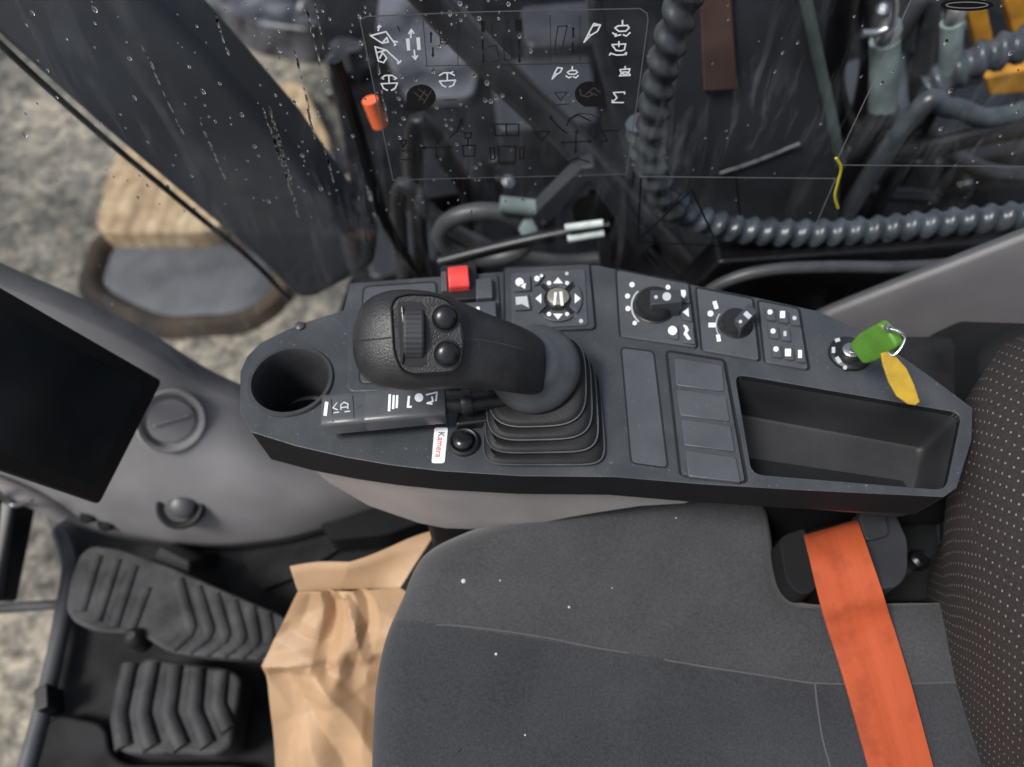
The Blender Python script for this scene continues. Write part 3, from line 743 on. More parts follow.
ribbed(tpd, 'tread_rib', [[(80, 612), (97, 556)], [(96, 622), (116, 560)], [(113, 628), (133, 566)], [(130, 630), (146, 588)], [(172, 648), (192, 630), (178, 580)], [(188, 650), (210, 634), (196, 588)], [(205, 652), (226, 638), (214, 595)], [(222, 654), (242, 640), (232, 602)], [(240, 655), (256, 642), (250, 608)], [(256, 655), (270, 645), (266, 615)]], zp, .017, .0048, M['pedal'])
lathe('stop_knob', pz(135, 638, zp), NF, [(.014, -.03), (.014, .0), (.012, .01), (.006, .015)], M['black'], tpd, 24)
solid('pedal_link', [pz(x, y, zp - .03) for x, y in ((150, 560), (190, 575), (190, 560), (160, 545))], (0, .05, -.1), M['black'], tpd, .004)
zl = .09
pl_ = [(112, 707), (125, 674), (146, 656), (231, 669), (242, 678), (231, 746), (217, 755), (123, 754), (111, 743)]
fp_ = thing('foot_pedal', 'small ribbed grey rubber foot pedal below the large travel pedal', 'pedal', pz(180, 710, 0))
solid('pad', rnd([pz(x, y, zl) for x, y in pl_], .012, 4), (0, 0, -.06), M['pedal'], fp_, .007, 4)
ribbed(fp_, 'tread_rib', [[(130, 664), (119, 715), (124, 748)], [(152, 664), (142, 715), (152, 748)], [(175, 667), (168, 715), (182, 748)], [(198, 670), (194, 712), (208, 746)], [(221, 673), (218, 706), (229, 730)]], zl, .022, .010, M['pedal'])
zf = .012
o = solid('floor_mat', rnd([pz(x, y, .03) for x, y in ((-10, 820), (30, 760), (42, 724), (60, 714), (98, 722), (106, 730), (110, 752), (125, 764), (250, 764), (262, 800), (270, 860), (-10, 870))], .02), (0, 0, -.04), M['floor'], None, .008, 4, base=pz(80, 780, .0)); tag(o, 'black rubber mat with raised edge in the lower left corner of the cab floor', 'floor mat')
# floor edge strip
edge = [pz(x, y, .03) for x, y in ((20, 790), (36, 735), (52, 670), (62, 620), (70, 570), (66, 548), (60, 532))]
o = tube('door_sill', edge, .013, mat('sill_grey', (.07, .075, .08), .4, .2, 20), None, 12, base=edge[2] - V((0, 0, .03))); tag(o, 'thin grey metal sill along the front edge of the cab floor', 'sill')
o = solid('sill_latch', rnd([pz(x, y, .06) for x, y in ((33, 690), (47, 682), (48, 706), (35, 712))], .004), (0, 0, -.05), M['black'], None, .003, base=pz(40, 698, .01)); tag(o, 'small black latch fixed to the grey sill at the cab floor edge', 'latch')
solid_f = solid('floor_hatch', rnd([pz(x, y, .012) for x, y in ((240, 555), (320, 530), (345, 545), (300, 575), (262, 590))], .01), (0, 0, -.016), M['floor'], None, .004, base=pz(290, 560, 0)); tag(solid_f, 'dark flat hatch plate in the floor between grey cowl and paper bag', 'hatch')
fh = solid('floor_box', rnd([pz(x, y, .06) for x, y in ((318, 520), (380, 500), (440, 515), (385, 535), (330, 540))], .012), (0, 0, -.06), M['skirt'], None, .006, base=pz(370, 520, 0)); tag(fh, 'low dark box on the floor behind the paper bag under the console', 'floor box')
# front lower window bars
wf = thing('front_window_frame', 'dark window frame bars in front of the lower front glass at the left edge', 'window frame', V((-.83, .2, .0)))
def bar(name, a, b_, w, m): return tube(name, [a, a.lerp(b_, .5), b_], w, m, wf, 10)
xw = -.80
def px_(x, y): return pn(x, y, V((xw, 0, 0)), V((1, 0, 0)))
solid('mullion', [px_(x, y) for x, y in ((16, 500), (38, 502), (18, 602), (2, 602))], V((-.03, 0, 0)), M['black'], wf, .006)
solid('mullion_post', [px_(x, y) for x, y in ((-40, 490), (4, 498), (-8, 640), (-60, 640))], V((-.03, 0, 0)), M['black'], wf, .006)
tube('cross_bar', [pd(-30, 610, 1.2), pd(20, 607, 1.22), pd(64, 604, 1.235)], .009, M['tube'], wf, 10)
solid('corner_post', rnd([pd(x, y, 1.30) for x, y in ((40, 500), (70, 528), (78, 545), (66, 590), (60, 560), (48, 522))], .01), V((-.02, .02, -.06)), M['black'], wf, .006)

# ================================================================== SEAT
seat = thing('operator_seat', 'dark grey cloth operator seat with dotted backrest at the lower right', 'seat', V((.15, .05, .2)))
ZS = .47
so_ = [(366, 790), (367, 740), (371, 680), (381, 632), (398, 592), (420, 548), (463, 524), (516, 507), (570, 495), (625, 484), (680, 477), (730, 475), (757, 482), (771, 500), (778, 530), (782, 560), (792, 583), (806, 594), (830, 598), (880, 598), (940, 598), (1000, 600), (1060, 640), (1080, 720), (1090, 800), (1080, 880), (900, 930), (640, 950), (450, 930), (375, 870)]
OUT = spline([pz(x, y, ZS) for x, y in so_] + [pz(*so_[0], ZS)], 8)[:-1]
C0 = pz(620, 720, ZS)
seam_px = [(383, 618), (450, 625), (530, 635), (610, 650), (690, 664), (760, 675), (815, 683)]
sp0, sp1, sp2 = pz(383, 616, ZS), pz(815, 683, ZS), pz(1000, 682, ZS)
sbase = wbase(seat)
SF = fabric('seat_cloth', (.050, .050, .054), (.037, .039, .044), [(sp0.x - sbase.x, sp0.y - sbase.y), (sp1.x - sbase.x, sp1.y - sbase.y), (sp2.x - sbase.x, sp2.y - sbase.y)])
R_ = .034
def seatz(p, s, Rt):
    d = (1 - s) * Rt; z = ZS
    if d < R_: z = ZS - R_ + math.sqrt(max(0, R_ * R_ - (R_ - d) ** 2))
    q = p - C0
    z += .004 * NZ.noise(V((p.x * 7, p.y * 7, 2))) * min(1, d / .05)
    ys = sp0.y + (sp1.y - sp0.y) * (p.x - sp0.x) / (sp1.x - sp0.x); ys = max(ys, sp1.y if p.x > sp1.x else -9)
    z += .010 * min(1, max(0, (p.y - ys) / .05)) * min(1, d / .03)
    return z
rings = []
SS = [0.02, .15, .3, .42, .54, .64, .72, .78, .82, .85, .875, .9, .92, .938, .954, .966, .976, .984, .99, .995, 1.0]
for s in SS[::-1]:
    r = []
    for p in OUT:
        q = C0 + (p - C0) * s; q.z = seatz(q, s, (p - C0).length); r.append(q)
    rings.append(r)
r0 = rings[0]
rings = [[V((p.x, p.y, .30)) for p in r0], [V((p.x, p.y, ZS - R_ - .03)) for p in r0]] + rings
cush = loft('cushion', rings, SF, seat, True, True, sharp=0)
f = surf(cush)
SE = mat('seam_thread', (.075, .075, .08), .9)
tube('seam', [f(x, y, -.0004) for x, y in seam_px + [(870, 684), (930, 683), (990, 681)]], .0011, SE, cush, 6, sm=4)
tube('seam', [f(x, y, -.0003) for x, y in ((815, 683), (818, 710), (823, 740), (830, 766), (838, 800))], .0011, SE, cush, 6, sm=4)
for x, y, r in ((463.5, 581, .0024), (500, 580.5, .0009), (569, 607, .0012), (496, 654, .0014), (525, 735, .0009), (676, 518, .0009), (612, 588, .0006)):
    p = f(x, y, 0); lathe('lint_speck', p, NF, [(r, -.0003), (r * .9, r * .3), (r * .4, r * .55)], M['lint'], cush, 10)
tube('lint_thread', [f(441, 761, .0005), f(448, 758, .0005), f(453, 756, .001), f(459, 752, .0005), f(461, 748, .0005)], .0004, M['mid'], cush, 5)
# seat base under the cushion
solid('seat_base', [V((p.x * .9 + .015, p.y * .9, .31)) for p in OUT[::4]], (0, 0, -.31), M['black'], seat, 0)
# filler between seat and console
# backrest
uvrings = []; rings = []
zz = [.40, .42, .45, .5, .55, .6, .66, .72, .8, .88, .96, 1.02, 1.06, 1.08]
kk = [.86, .93, .97, 1, 1.01, 1.01, 1.0, .99, .97, .96, .93, .88, .8, .65]
K = 72
hyz = [.26, .27, .282, .300, .340, .380, .395, .380, .35, .34, .33, .31, .28, .22]
xmn = [.44, .434, .426, .418, .408, .402, .406, .420, .462, .478, .50, .525, .55, .58]
for z, k, hy, xm in zip(zz, kk, hyz, xmn):
    r = []; hx = .15 * k; cx_ = xm + hx; cy_ = .03
    for i in range(K):
        a = 2 * math.pi * i / K; ca, sa = math.cos(a), math.sin(a)
        r.append(V((cx_ + hx * math.copysign(abs(ca) ** .5, ca), cy_ + hy * math.copysign(abs(sa) ** .5, sa), z)))
    rings.append(r)
bk = loft('backrest', rings, None, seat, True, True, sharp=0)
me = bk.data; uvl = me.uv_layers.new(name='cloth'); off = wbase(bk)
per = [0]
for i in range(K): per.append(per[-1] + (rings[6][(i + 1) % K] - rings[6][i]).length)
for p in me.polygons:
    ids = [me.loops[li].vertex_index % K for li in p.loop_indices]; wrap = max(ids) - min(ids) > K / 2
    for li in p.loop_indices:
        vi = me.loops[li].vertex_index; j = vi % K
        u = per[K] if (wrap and j == 0) else per[j]
        uvl.data[li].uv = (u, zz[min(vi // K, len(zz) - 1)])
bm_ = mat('dotted_cloth', (.06, .053, .052), .92, spec=.15); n, l = nodes(bm_); b = n['Principled BSDF']
uv = n.new('ShaderNodeUVMap'); uv.uv_map = 'cloth'; sx_ = n.new('ShaderNodeSeparateXYZ'); l.new(uv.outputs[0], sx_.inputs[0])
def mth(op, a, b_=None, c_=None):
    q = n.new('ShaderNodeMath'); q.operation = op
    for i, v in enumerate((a, b_, c_)):
        if v is None: continue
        if isinstance(v, (int, float)): q.inputs[i].default_value = v
        else: l.new(v, q.inputs[i])
    return q.outputs[0]
def lattice(ox, oy, sp=.0125):
    u = mth('SUBTRACT', mth('FRACT', mth('MULTIPLY_ADD', sx_.outputs['X'], 1 / sp, ox)), .5)
    v = mth('SUBTRACT', mth('FRACT', mth('MULTIPLY_ADD', sx_.outputs['Y'], 1 / sp, oy)), .5)
    return mth('LESS_THAN', mth('ADD', mth('MULTIPLY', u, u), mth('MULTIPLY', v, v)), .007)
dots = mth('MAXIMUM', lattice(0, 0), lattice(.5, .5))
tc = n.new('ShaderNodeTexCoord'); q1 = nz(500, 2); q2 = nz(25, 3)
dm = mth('MULTIPLY', dots, mth('MULTIPLY_ADD', q2.outputs['Fac'], 1.2, .1))
rr = ramp(q1.outputs['Fac'], [(.3, (.030, .027, .027)), (.7, (.054, .047, .046))])
mx = n.new('ShaderNodeMixRGB'); l.new(dm, mx.inputs[0]); l.new(rr.outputs[0], mx.inputs[1]); mx.inputs[2].default_value = (.30, .27, .245, 1)
l.new(mx.outputs[0], b.inputs['Base Color'])
bp = n.new('ShaderNodeBump'); bp.inputs['Strength'].default_value = .4; bp.inputs['Distance'].default_value = .001
l.new(q1.outputs['Fac'], bp.inputs['Height']); l.new(bp.outputs['Normal'], b.inputs['Normal'])
bk.data.materials.append(bm_)

# ---- belt retractor and belt
rt = thing('belt_retractor', 'dark grey belt retractor housing beside the seat with the orange strap coming out', 'retractor', pz(850, 570, .36))
zt = .512
solid('housing', rnd([pz(x, y, zt) for x, y in ((856, 511), (892, 505), (908, 540), (908, 574), (898, 587), (872, 590))], .008, 3), (0, 0, -.13), M['bezel2'], rt, .009, 4)
solid('end_cover', rnd([pz(x, y, zt + .006) for x, y in ((858, 512), (884, 507), (890, 535), (866, 541))], .006, 3), (0, 0, -.05), M['bezel2'], rt, .005, 3)
solid('spool_end', rnd([pz(x, y, .50) for x, y in ((779, 537), (806, 527), (818, 590), (800, 596), (786, 580))], .008, 3), (0, 0, -.1), M['skirt'], rt, .008, 4)
tube('spool', [pz(800, 560, .465), pz(840, 548, .465), pz(880, 540, .465)], .026, M['black'], rt, 16)
solid('bracket', [pz(x, y, .42) for x, y in ((770, 540), (940, 520), (945, 600), (790, 605))], (0, 0, -.03), M['black'], rt, .004)
lathe('anchor_bolt', pz(918, 560, .43), NF, [(.011, -.01), (.011, .006), (.007, .009)], M['dark'], rt, 6)
lft = [(806, 541, -.02), (804, 536, .038), (811, 565, .060), (821, 606, .034), (828, 630, .013), (836, 655, .007), (851, 705, .006), (868, 767, .006), (884, 830, .006)]
rgt = [(859, 527, -.02), (857.5, 520.5, .038), (868, 552, .060), (882, 592, .050), (889, 615, .016), (896, 636, .008), (912, 690, .006), (933, 767, .006), (950, 830, .006)]
fcu = surf(cush)
def bpt(x, y, h):
    p = pz(x, y, ZS + max(h, .004)); 
    if y > 600:
        q = fcu(x, y, 0); p = pz(x, y, q.z + h)
    return p if h >= 0 else pz(x, y, ZS + h)
LP = spline([bpt(*q) for q in lft], 6); RP = spline([bpt(*q) for q in rgt], 6)
rings = []; NB = 16
for i, (a, b_) in enumerate(zip(LP, RP)):
    nn = V((0, 0, 1)); topr = []; botr = []
    for j in range(NB + 1):
        s = j / NB; p = a.lerp(b_, s); w_ = .0012 * math.sin(s * 9.4) * .35 + .0016 * NZ.noise(V((p.x * 20, p.y * 14, 0)))
        topr.append(p + V((0, 0, .0009 + w_))); botr.append(p + V((0, 0, -.0009 + w_)))
    rings.append(topr + botr[::-1])
bm2 = mat('orange_webbing', (.62, .115, .03), .6, spec=.3); n, l = nodes(bm2); b = n['Principled BSDF']
belt = loft('seat_belt', rings, bm2, None, True, True, base=pz(860, 650, ZS), sharp=60)
tag(belt, 'orange seat belt strap lying across the dark seat from the retractor', 'seat belt')
me = belt.data; uvl = me.uv_layers.new(name='strap'); RN = 2 * (NB + 1)
for lp in me.loops:
    vi = lp.vertex_index; j = vi % RN; i = vi // RN
    uvl.data[lp.index].uv = ((j if j <= NB else RN - 1 - j) / NB, i / len(LP))
uv = n.new('ShaderNodeUVMap'); uv.uv_map = 'strap'; tc = n.new('ShaderNodeTexCoord')
mp_ = n.new('ShaderNodeMapping'); mp_.inputs['Scale'].default_value = (1, .06, 1); l.new(uv.outputs[0], mp_.inputs[0])
q = n.new('ShaderNodeTexNoise'); q.inputs['Scale'].default_value = 6; q.inputs['Detail'].default_value = 5; l.new(mp_.outputs[0], q.inputs['Vector'])
q2 = nz(28, 5); q3 = nz(900, 2)
r1 = ramp(q.outputs['Fac'], [(.28, (.38, .073, .027)), (.5, (.435, .085, .032)), (.72, (.46, .094, .036))])
r2 = ramp(q2.outputs['Fac'], [(.3, (.55, .52, .5)), (.5, (1, 1, 1))])
mm = n.new('ShaderNodeMixRGB'); mm.blend_type = 'MULTIPLY'; mm.inputs[0].default_value = .6; l.new(r1.outputs[0], mm.inputs[1]); l.new(r2.outputs[0], mm.inputs[2]); l.new(mm.outputs[0], b.inputs['Base Color'])
w = n.new('ShaderNodeTexWave'); w.inputs['Scale'].default_value = 18; w.bands_direction = 'DIAGONAL'; l.new(uv.outputs[0], w.inputs['Vector'])
bp = n.new('ShaderNodeBump'); bp.inputs['Strength'].default_value = .3; bp.inputs['Distance'].default_value = .0006; l.new(q3.outputs['Fac'], bp.inputs['Height']); l.new(bp.outputs['Normal'], b.inputs['Normal'])

# ================================================================== PAPER BAG
rowsp = [(297, 593, 400, 588, .30), (292, 603, 420, 600, .287), (284, 620, 440, 620, .268), (273, 642, 450, 640, .247), (263, 664, 455, 665, .225), (267, 685, 455, 690, .205), (270, 715, 455, 720, .18), (273, 745, 455, 750, .15), (276, 780, 455, 785, .11), (279, 830, 455, 830, .06), (285, 880, 455, 880, .015)]
kraft = mat('kraft_paper', (.42, .27, .155), .5, .07, 18, .25, 90, spec=.35, bdist=.0015)
FN = V((0, -.62, .78)); NU = 90
FOLDS = ((8, .105, .30, .02), (-24, .15, .26, .06), (58, .19, .24, .03), (-66, .21, .22, .11), (32, .083, .14, .05), (-8, .061, .10, .01), (80, .13, .12, .0))
def crump(p, u, w_):
    a_, b_ = u * .19, w_ * .46; h = 0
    for k_, (an, L_, sl, ph) in enumerate(FOLDS):
        q = a_ * math.cos(math.radians(an)) + b_ * math.sin(math.radians(an)) + ph + .02 * NZ.noise(V((a_ * 6, b_ * 6, k_ * 3.1)))
        h += sl * abs((q % L_) - L_ / 2) * (.35 + .9 * abs(NZ.noise(V((a_ * 5, b_ * 5, k_ * 7.7 + .5)))))
    return h * 18 - .6
def lerp_rows(w_):
    x = w_ * (len(rowsp) - 1); i = min(int(x), len(rowsp) - 2); t = x - i
    return [a + (b_ - a) * t for a, b_ in zip(rowsp[i], rowsp[i + 1])]
NW = 130; rings = []
for k in range(NW + 1):
    w_ = k / NW; lx, ly, rx_, ry_, z = lerp_rows(w_)
    Lp, Rp = pz(lx, ly, z), pz(rx_, ry_, z); r = []
    for j in range(NU + 1):
        u = j / NU; p = Lp.lerp(Rp, u)
        env = math.sin(math.pi * min(1, u * 1.15 + .02)) if u < .9 else .3
        env = max(0, min(1, u / .12)) * max(0, min(1, (1 - u) / .08))
        big = .020 * math.sin(math.pi * u) * (.4 + .6 * math.sin(math.pi * min(1, w_ * 1.3)))
        fold = -.016 * math.exp(-((u - .42 + .10 * math.sin(w_ * 5)) / .07) ** 2) * math.exp(-((w_ - .22) / .2) ** 2) + .016 * math.exp(-((u - .52 + w_ * .35) / .1) ** 2) * math.exp(-((w_ - .5) / .25) ** 2)
        cre = 0
        for (ua, wa, ub, wb, dp, wd) in ((.30, .02, .34, .42, -.020, .07), (.44, .05, .52, .36, .016, .06), (.62, .02, .46, .45, -.014, .07), (.02, .40, .34, .36, .016, .07), (.10, .46, .45, .80, -.024, .09), (.30, .44, .60, .75, .020, .08), (.62, .40, .55, .95, -.02, .08), (.15, .70, .20, 1, .014, .06), (.05, .25, .28, .30, -.012, .06)):
            du, dw = (ub - ua), (wb - wa) ; LL = math.hypot(du, dw); t_ = max(0, min(1, ((u - ua) * du + (w_ - wa) * dw) / LL ** 2))
            dd = math.hypot(u - ua - du * t_, (w_ - wa - dw * t_) * 1.2)
            cre += dp * .55 * max(0, 1 - dd / wd)
        big += cre
        amp = .055 * min(1, .25 + w_ * 2)
        r.append(p + FN * (big + (fold + amp * crump(p, u, w_)) * (.25 + .75 * env)))
    for j in range(NU, -1, -1):
        u = j / NU; p = Lp.lerp(Rp, u)
        r.append(p - FN * ((.03 + .055 * math.sin(math.pi * u)) * min(1, .12 + w_ * 3)) + V((0, 0, .012 * crump(p * 1.3 + V((5, 5, 5)), u, w_))))
    rings.append(r)
# raised back panel above the mouth of the bag
top0 = rings[0]; ext = []
bp_px = [(290, 566), (318, 563), (350, 561), (380, 550), (410, 539), (438, 530)]
for s in (1.0, .66, .33):
    r = []
    for j in range(NU + 1): r.append(top0[j].copy())
    for jj, j in enumerate(range(NU, -1, -1)):
        u = j / NU; x = u * (len(bp_px) - 1.001); i = int(x); t = x - i
        q = pz(bp_px[i][0] + (bp_px[i + 1][0] - bp_px[i][0]) * t, bp_px[i][1] + (bp_px[i + 1][1] - bp_px[i][1]) * t, .325)
        q += V((0, .002 * math.sin(u * 9), 0))
        r.append(top0[NU + 1 + jj].lerp(q, s))
    ext.append(r)
n_ = 2 * (NU + 1); vs = [v for r in rings for v in r]; fs = []
for i in range(NW):
    for j in range(n_): fs.append([i * n_ + j, i * n_ + (j + 1) % n_, (i + 1) * n_ + (j + 1) % n_, (i + 1) * n_ + j])
fs.append([NW * n_ + j for j in range(n_)])
prev = 0; b0i = NU + 1
prev_idx = [b0i + j for j in range(NU + 1)]
for r in ext[::-1]:
    st0 = len(vs); vs += r[NU + 1:]
    cur = [st0 + j for j in range(NU + 1)]
    for j in range(NU): fs.append([prev_idx[j], prev_idx[j + 1], cur[j + 1], cur[j]])
    prev_idx = cur
bag = mesh('paper_bag', vs, fs, kraft, None, True, base=pz(340, 800, .0), sharp=28)
md = bag.modifiers.new('solid', 'SOLIDIFY'); md.thickness = .0012
tag(bag, 'crumpled open brown paper bag standing between the seat and the floor', 'paper bag')

# ================================================================== SIDE WINDOW
YW = .6
win = thing('side_window', 'rain-spotted side window with a printed control chart, beyond the console', 'window', V((0, YW, .2)))
gl = bpy.data.materials.new('window_glass'); gl.use_nodes = True; n, l = nodes(gl)
for q in list(n): n.remove(q)
out = n.new('ShaderNodeOutputMaterial'); mixs = n.new('ShaderNodeMixShader'); tr = n.new('ShaderNodeBsdfTransparent'); gs = n.new('ShaderNodeBsdfGlossy'); fre = n.new('ShaderNodeFresnel')
fre.inputs[0].default_value = 1.45; gs.inputs['Roughness'].default_value = .03; tr.inputs[0].default_value = (.9, .92, .93, 1)
ml = n.new('ShaderNodeMath'); ml.operation = 'MULTIPLY'; ml.inputs[1].default_value = .05; l.new(fre.outputs[0], ml.inputs[0])
l.new(ml.outputs[0], mixs.inputs[0]); l.new(tr.outputs[0], mixs.inputs[1]); l.new(gs.outputs[0], mixs.inputs[2]); l.new(mixs.outputs[0], out.inputs[0])
mesh('glass_pane', [(-.75, YW + .002, .18), (1.0, YW + .002, .18), (1.0, YW + .002, 1.15), (-.75, YW + .002, 1.15)], [[0, 1, 2, 3]], gl, win, False)
def film(name, rgb, fac, rough=.5):
    m = bpy.data.materials.new(name); m.use_nodes = True; n, l = nodes(m)
    for q in list(n): n.remove(q)
    out = n.new('ShaderNodeOutputMaterial'); ms = n.new('ShaderNodeMixShader'); tr = n.new('ShaderNodeBsdfTransparent'); df = n.new('ShaderNodeBsdfDiffuse')
    df.inputs[0].default_value = (*rgb, 1); ms.inputs[0].default_value = fac
    l.new(tr.outputs[0], ms.inputs[1]); l.new(df.outputs[0], ms.inputs[2]); l.new(ms.outputs[0], out.inputs[0]); return m
yw = lambda h: (lambda x, y: pyy(x, y, YW - h))
WN = V((0, -1, 0))
outl = [(360, 20), (366, 16.5), (470, 12), (560, 10), (640, 8.5), (647, 13), (648, 20), (640, 80), (630, 150), (626, 174), (560, 176), (470, 178), (393, 180)]
dec = patches('chart_film', [outl], yw(.001), film('chart_tint', (.07, .075, .08), .14), win)
G = lambda L: [[(340 + x / 3.009, y / 3.009) for x, y in q] for q in L]
G4 = lambda L: [[(350 + x / 6.393, y / 6.393) for x, y in q] for q in L]
G5 = lambda L: [[(500 + x / 6.393, y / 6.393) for x, y in q] for q in L]
G6 = lambda L: [[(380 + x / 3.938, 100 + y / 3.938) for x, y in q] for q in L]
strokes('chart_border', [outl + [outl[0]]], .0011, yw(.0014), WN, mat('border_ink', (.1, .1, .105), .6), dec)
strokes('chart_grid', [[(423, 20), (427, 66)], [(457, 20), (458, 66)], [(550, 15), (551, 62)], [(580, 15), (580, 62)], [(605, 15), (602, 62)], [(425, 66), (600, 63)]], .0006, yw(.0016), WN, M['dullink'], dec)
white = G4([[(180, 195), (188, 163)], [(178, 175), (188, 163), (197, 172)], [(132, 228), (230, 202), (292, 285)], [(132, 228), (205, 275), (245, 268), (236, 240), (205, 275)], [(275, 262), (303, 268)], [(292, 285), (283, 290)],
            [(160, 298), (232, 320), (318, 400)], [(160, 298), (182, 390), (215, 400), (235, 370), (208, 335), (190, 372)], [(232, 320), (175, 335)], [(318, 400), (325, 388)], [(310, 408), (303, 400)],
            [(388, 240), (392, 190)], [(376, 215), (392, 188), (408, 213)], [(410, 320), (417, 375)], [(400, 358), (417, 378), (432, 355)],
            [(200, 500), (225, 482), (270, 482), (298, 500)], [(248, 482), (250, 525)], [(200, 535), (303, 530)], [(200, 535), (215, 565), (240, 577)], [(303, 530), (290, 562), (265, 577)], [(200, 500), (215, 505)], [(298, 500), (285, 507)],
            [(572, 482), (600, 465), (640, 465), (668, 482)], [(622, 465), (622, 510)], [(572, 518), (675, 512)], [(572, 518), (590, 545), (612, 555)], [(675, 512), (660, 545), (635, 555)], [(640, 470), (658, 458)]])
white += G5([[(537, 270), (565, 215), (600, 150), (642, 160), (622, 200), (580, 225), (565, 215)], [(537, 270), (580, 225)], [(590, 165), (642, 160)],
             [(783, 130), (783, 165)], [(735, 178), (755, 165), (815, 162), (825, 178), (805, 198), (760, 200), (735, 178)], [(720, 210), (745, 228), (772, 222)], [(832, 208), (808, 230), (788, 222)], [(740, 215), (745, 228), (735, 232)],
             [(760, 265), (760, 298)], [(715, 285), (803, 280), (795, 318), (775, 325), (742, 322), (718, 290)], [(705, 340), (745, 352), (790, 350), (808, 335)], [(700, 352), (708, 338)], [(805, 350), (808, 335)],
             [(333, 505), (350, 465), (368, 432), (398, 436), (385, 462), (362, 475), (350, 465)], [(333, 505), (362, 475)],
             [(462, 425), (462, 448)], [(430, 462), (448, 450), (485, 450), (495, 462), (480, 474), (445, 474), (430, 462)], [(422, 485), (440, 497), (455, 490)], [(500, 482), (485, 497), (468, 490)],
             [(800, 425), (800, 445)], [(768, 445), (830, 440), (822, 465), (832, 480)], [(768, 445), (776, 470), (764, 485)], [(785, 460), (815, 460), (812, 475), (788, 475), (785, 460)], [(764, 485), (832, 482)],
             [(795, 588), (725, 592), (748, 625), (718, 655), (790, 655)], [(795, 588), (797, 600)], [(718, 640), (718, 655)]])
strokes('white_symbols', white, .0014, yw(.0018), WN, M['white'], dec)
patches('white_tracks', G4([[(357, 248), (380, 245), (386, 322), (365, 324)], [(424, 240), (447, 238), (452, 318), (430, 320)]]), yw(.0018), M['white'], dec)
black = G4([[(518, 270), (518, 215)], [(530, 305), (530, 352)], [(848, 320), (848, 265)], [(852, 345), (852, 395)]]) + G5([[(468, 238), (468, 185)], [(465, 270), (465, 322)], [(122, 312), (122, 262)], [(124, 345), (124, 390)]])
black += G6([[(275, 148), (305, 120), (320, 80)], [(735, 130), (700, 105), (672, 70)], [(455, 95), (540, 95)], [(450, 95), (455, 140), (545, 140), (547, 95)], [(497, 95), (497, 138)],
             [(465, 182), (535, 182), (533, 245), (468, 245), (465, 182)], [(475, 252), (530, 252)], [(432, 190), (450, 188), (452, 232), (438, 234), (432, 190)], [(552, 186), (568, 184), (564, 230), (550, 232), (552, 186)],
             [(165, 188), (285, 185)], [(222, 150), (222, 230)], [(712, 168), (832, 162)], [(773, 120), (770, 208)], [(605, 125), (668, 122), (636, 160), (605, 125)], [(735, 100), (745, 78), (780, 58), (828, 82)], [(870, 122), (938, 120)], [(872, 122), (895, 160), (870, 160)], [(738, 245), (775, 228), (825, 245)],
             [(325, 180), (375, 178), (372, 220), (330, 222), (325, 180)], [(335, 130), (360, 128), (358, 148), (336, 150), (335, 130)], [(347, 150), (345, 178)], [(80, 160), (105, 158), (92, 188), (80, 160)], [(85, 200), (130, 198), (130, 235), (85, 235)]])
strokes('black_symbols', black, .0015, yw(.002), WN, M['ink'], dec)
def ah(x, y, dx, dy, s):  # arrowhead
    return [(x + dx * s, y + dy * s), (x - dy * s * .6, y + dx * s * .6), (x + dy * s * .6, y - dx * s * .6)]
heads = []
for (G_, sc_, it) in ((G4, 14, [(518, 220, 0, -1), (530, 348, 0, 1), (848, 268, 0, -1), (852, 390, 0, 1)]), (G5, 14, [(468, 190, 0, -1), (465, 318, 0, 1), (122, 268, 0, -1), (124, 385, 0, 1)])):
    heads += G_([ah(x, y, a, b_, 20) for x, y, a, b_ in it])
heads += G6([ah(318, 85, .2, -1, 15), ah(674, 72, -.3, -1, 15), ah(180, 188, -1, 0, 16), ah(270, 185, 1, 0, 16), ah(222, 160, 0, -1, 14), ah(222, 220, 0, 1, 14), ah(725, 168, -1, 0, 16), ah(820, 163, 1, 0, 16), ah(773, 130, 0, -1, 14), ah(770, 198, 0, 1, 14)])
bars = G4([[(838, 138), (860, 135), (862, 205), (840, 205)]]) + G5([[(95, 128), (138, 125), (142, 200), (100, 200)]])
tr1 = G4([arc(455, 620, 94, 170, 410, 26, 80) + [(500, 692), (350, 700)]]); tr2 = G5([arc(570, 600, 92, 128, 370, 26, 80) + [(682, 684), (540, 682)]])
patches('black_shapes', heads + bars + tr1 + tr2, yw(.0022), M['ink'], dec)
strokes('grey_symbols', G4([[(410, 590), (470, 640)], [(440, 570), (500, 615)], [(480, 580), (440, 640)], [(520, 580), (470, 660)]]) + G5([[(510, 570), (520, 610), (560, 620), (600, 600)], [(540, 610), (600, 560)], [(600, 560), (640, 590)], [(570, 590), (620, 610)]]), .0012, yw(.0024), WN, mat('grey_ink', (.05, .05, .05), .6), dec)
dull = G4([[(905, 140), (905, 205)], [(880, 300), (935, 290), (955, 380), (900, 400)], [(575, 220), (615, 215), (622, 280), (580, 280), (575, 220)], [(580, 240), (615, 236)], [(580, 258), (618, 256)], [(600, 640), (680, 635)], [(600, 690), (675, 688)], [(305, 165), (318, 200)]]) + \
    G5([[(40, 130), (45, 190)], [(20, 250), (70, 250), (75, 380), (30, 385), (20, 250)], [(370, 170), (430, 165), (390, 340), (345, 340), (370, 170)], [(660, 460), (730, 455)], [(350, 590), (430, 590), (385, 640), (350, 590)], [(345, 670), (440, 665)], [(440, 760), (500, 725), (580, 730), (640, 760)]])
strokes('faded_symbols', dull, .0010, yw(.0019), WN, M['dullink'], dec)
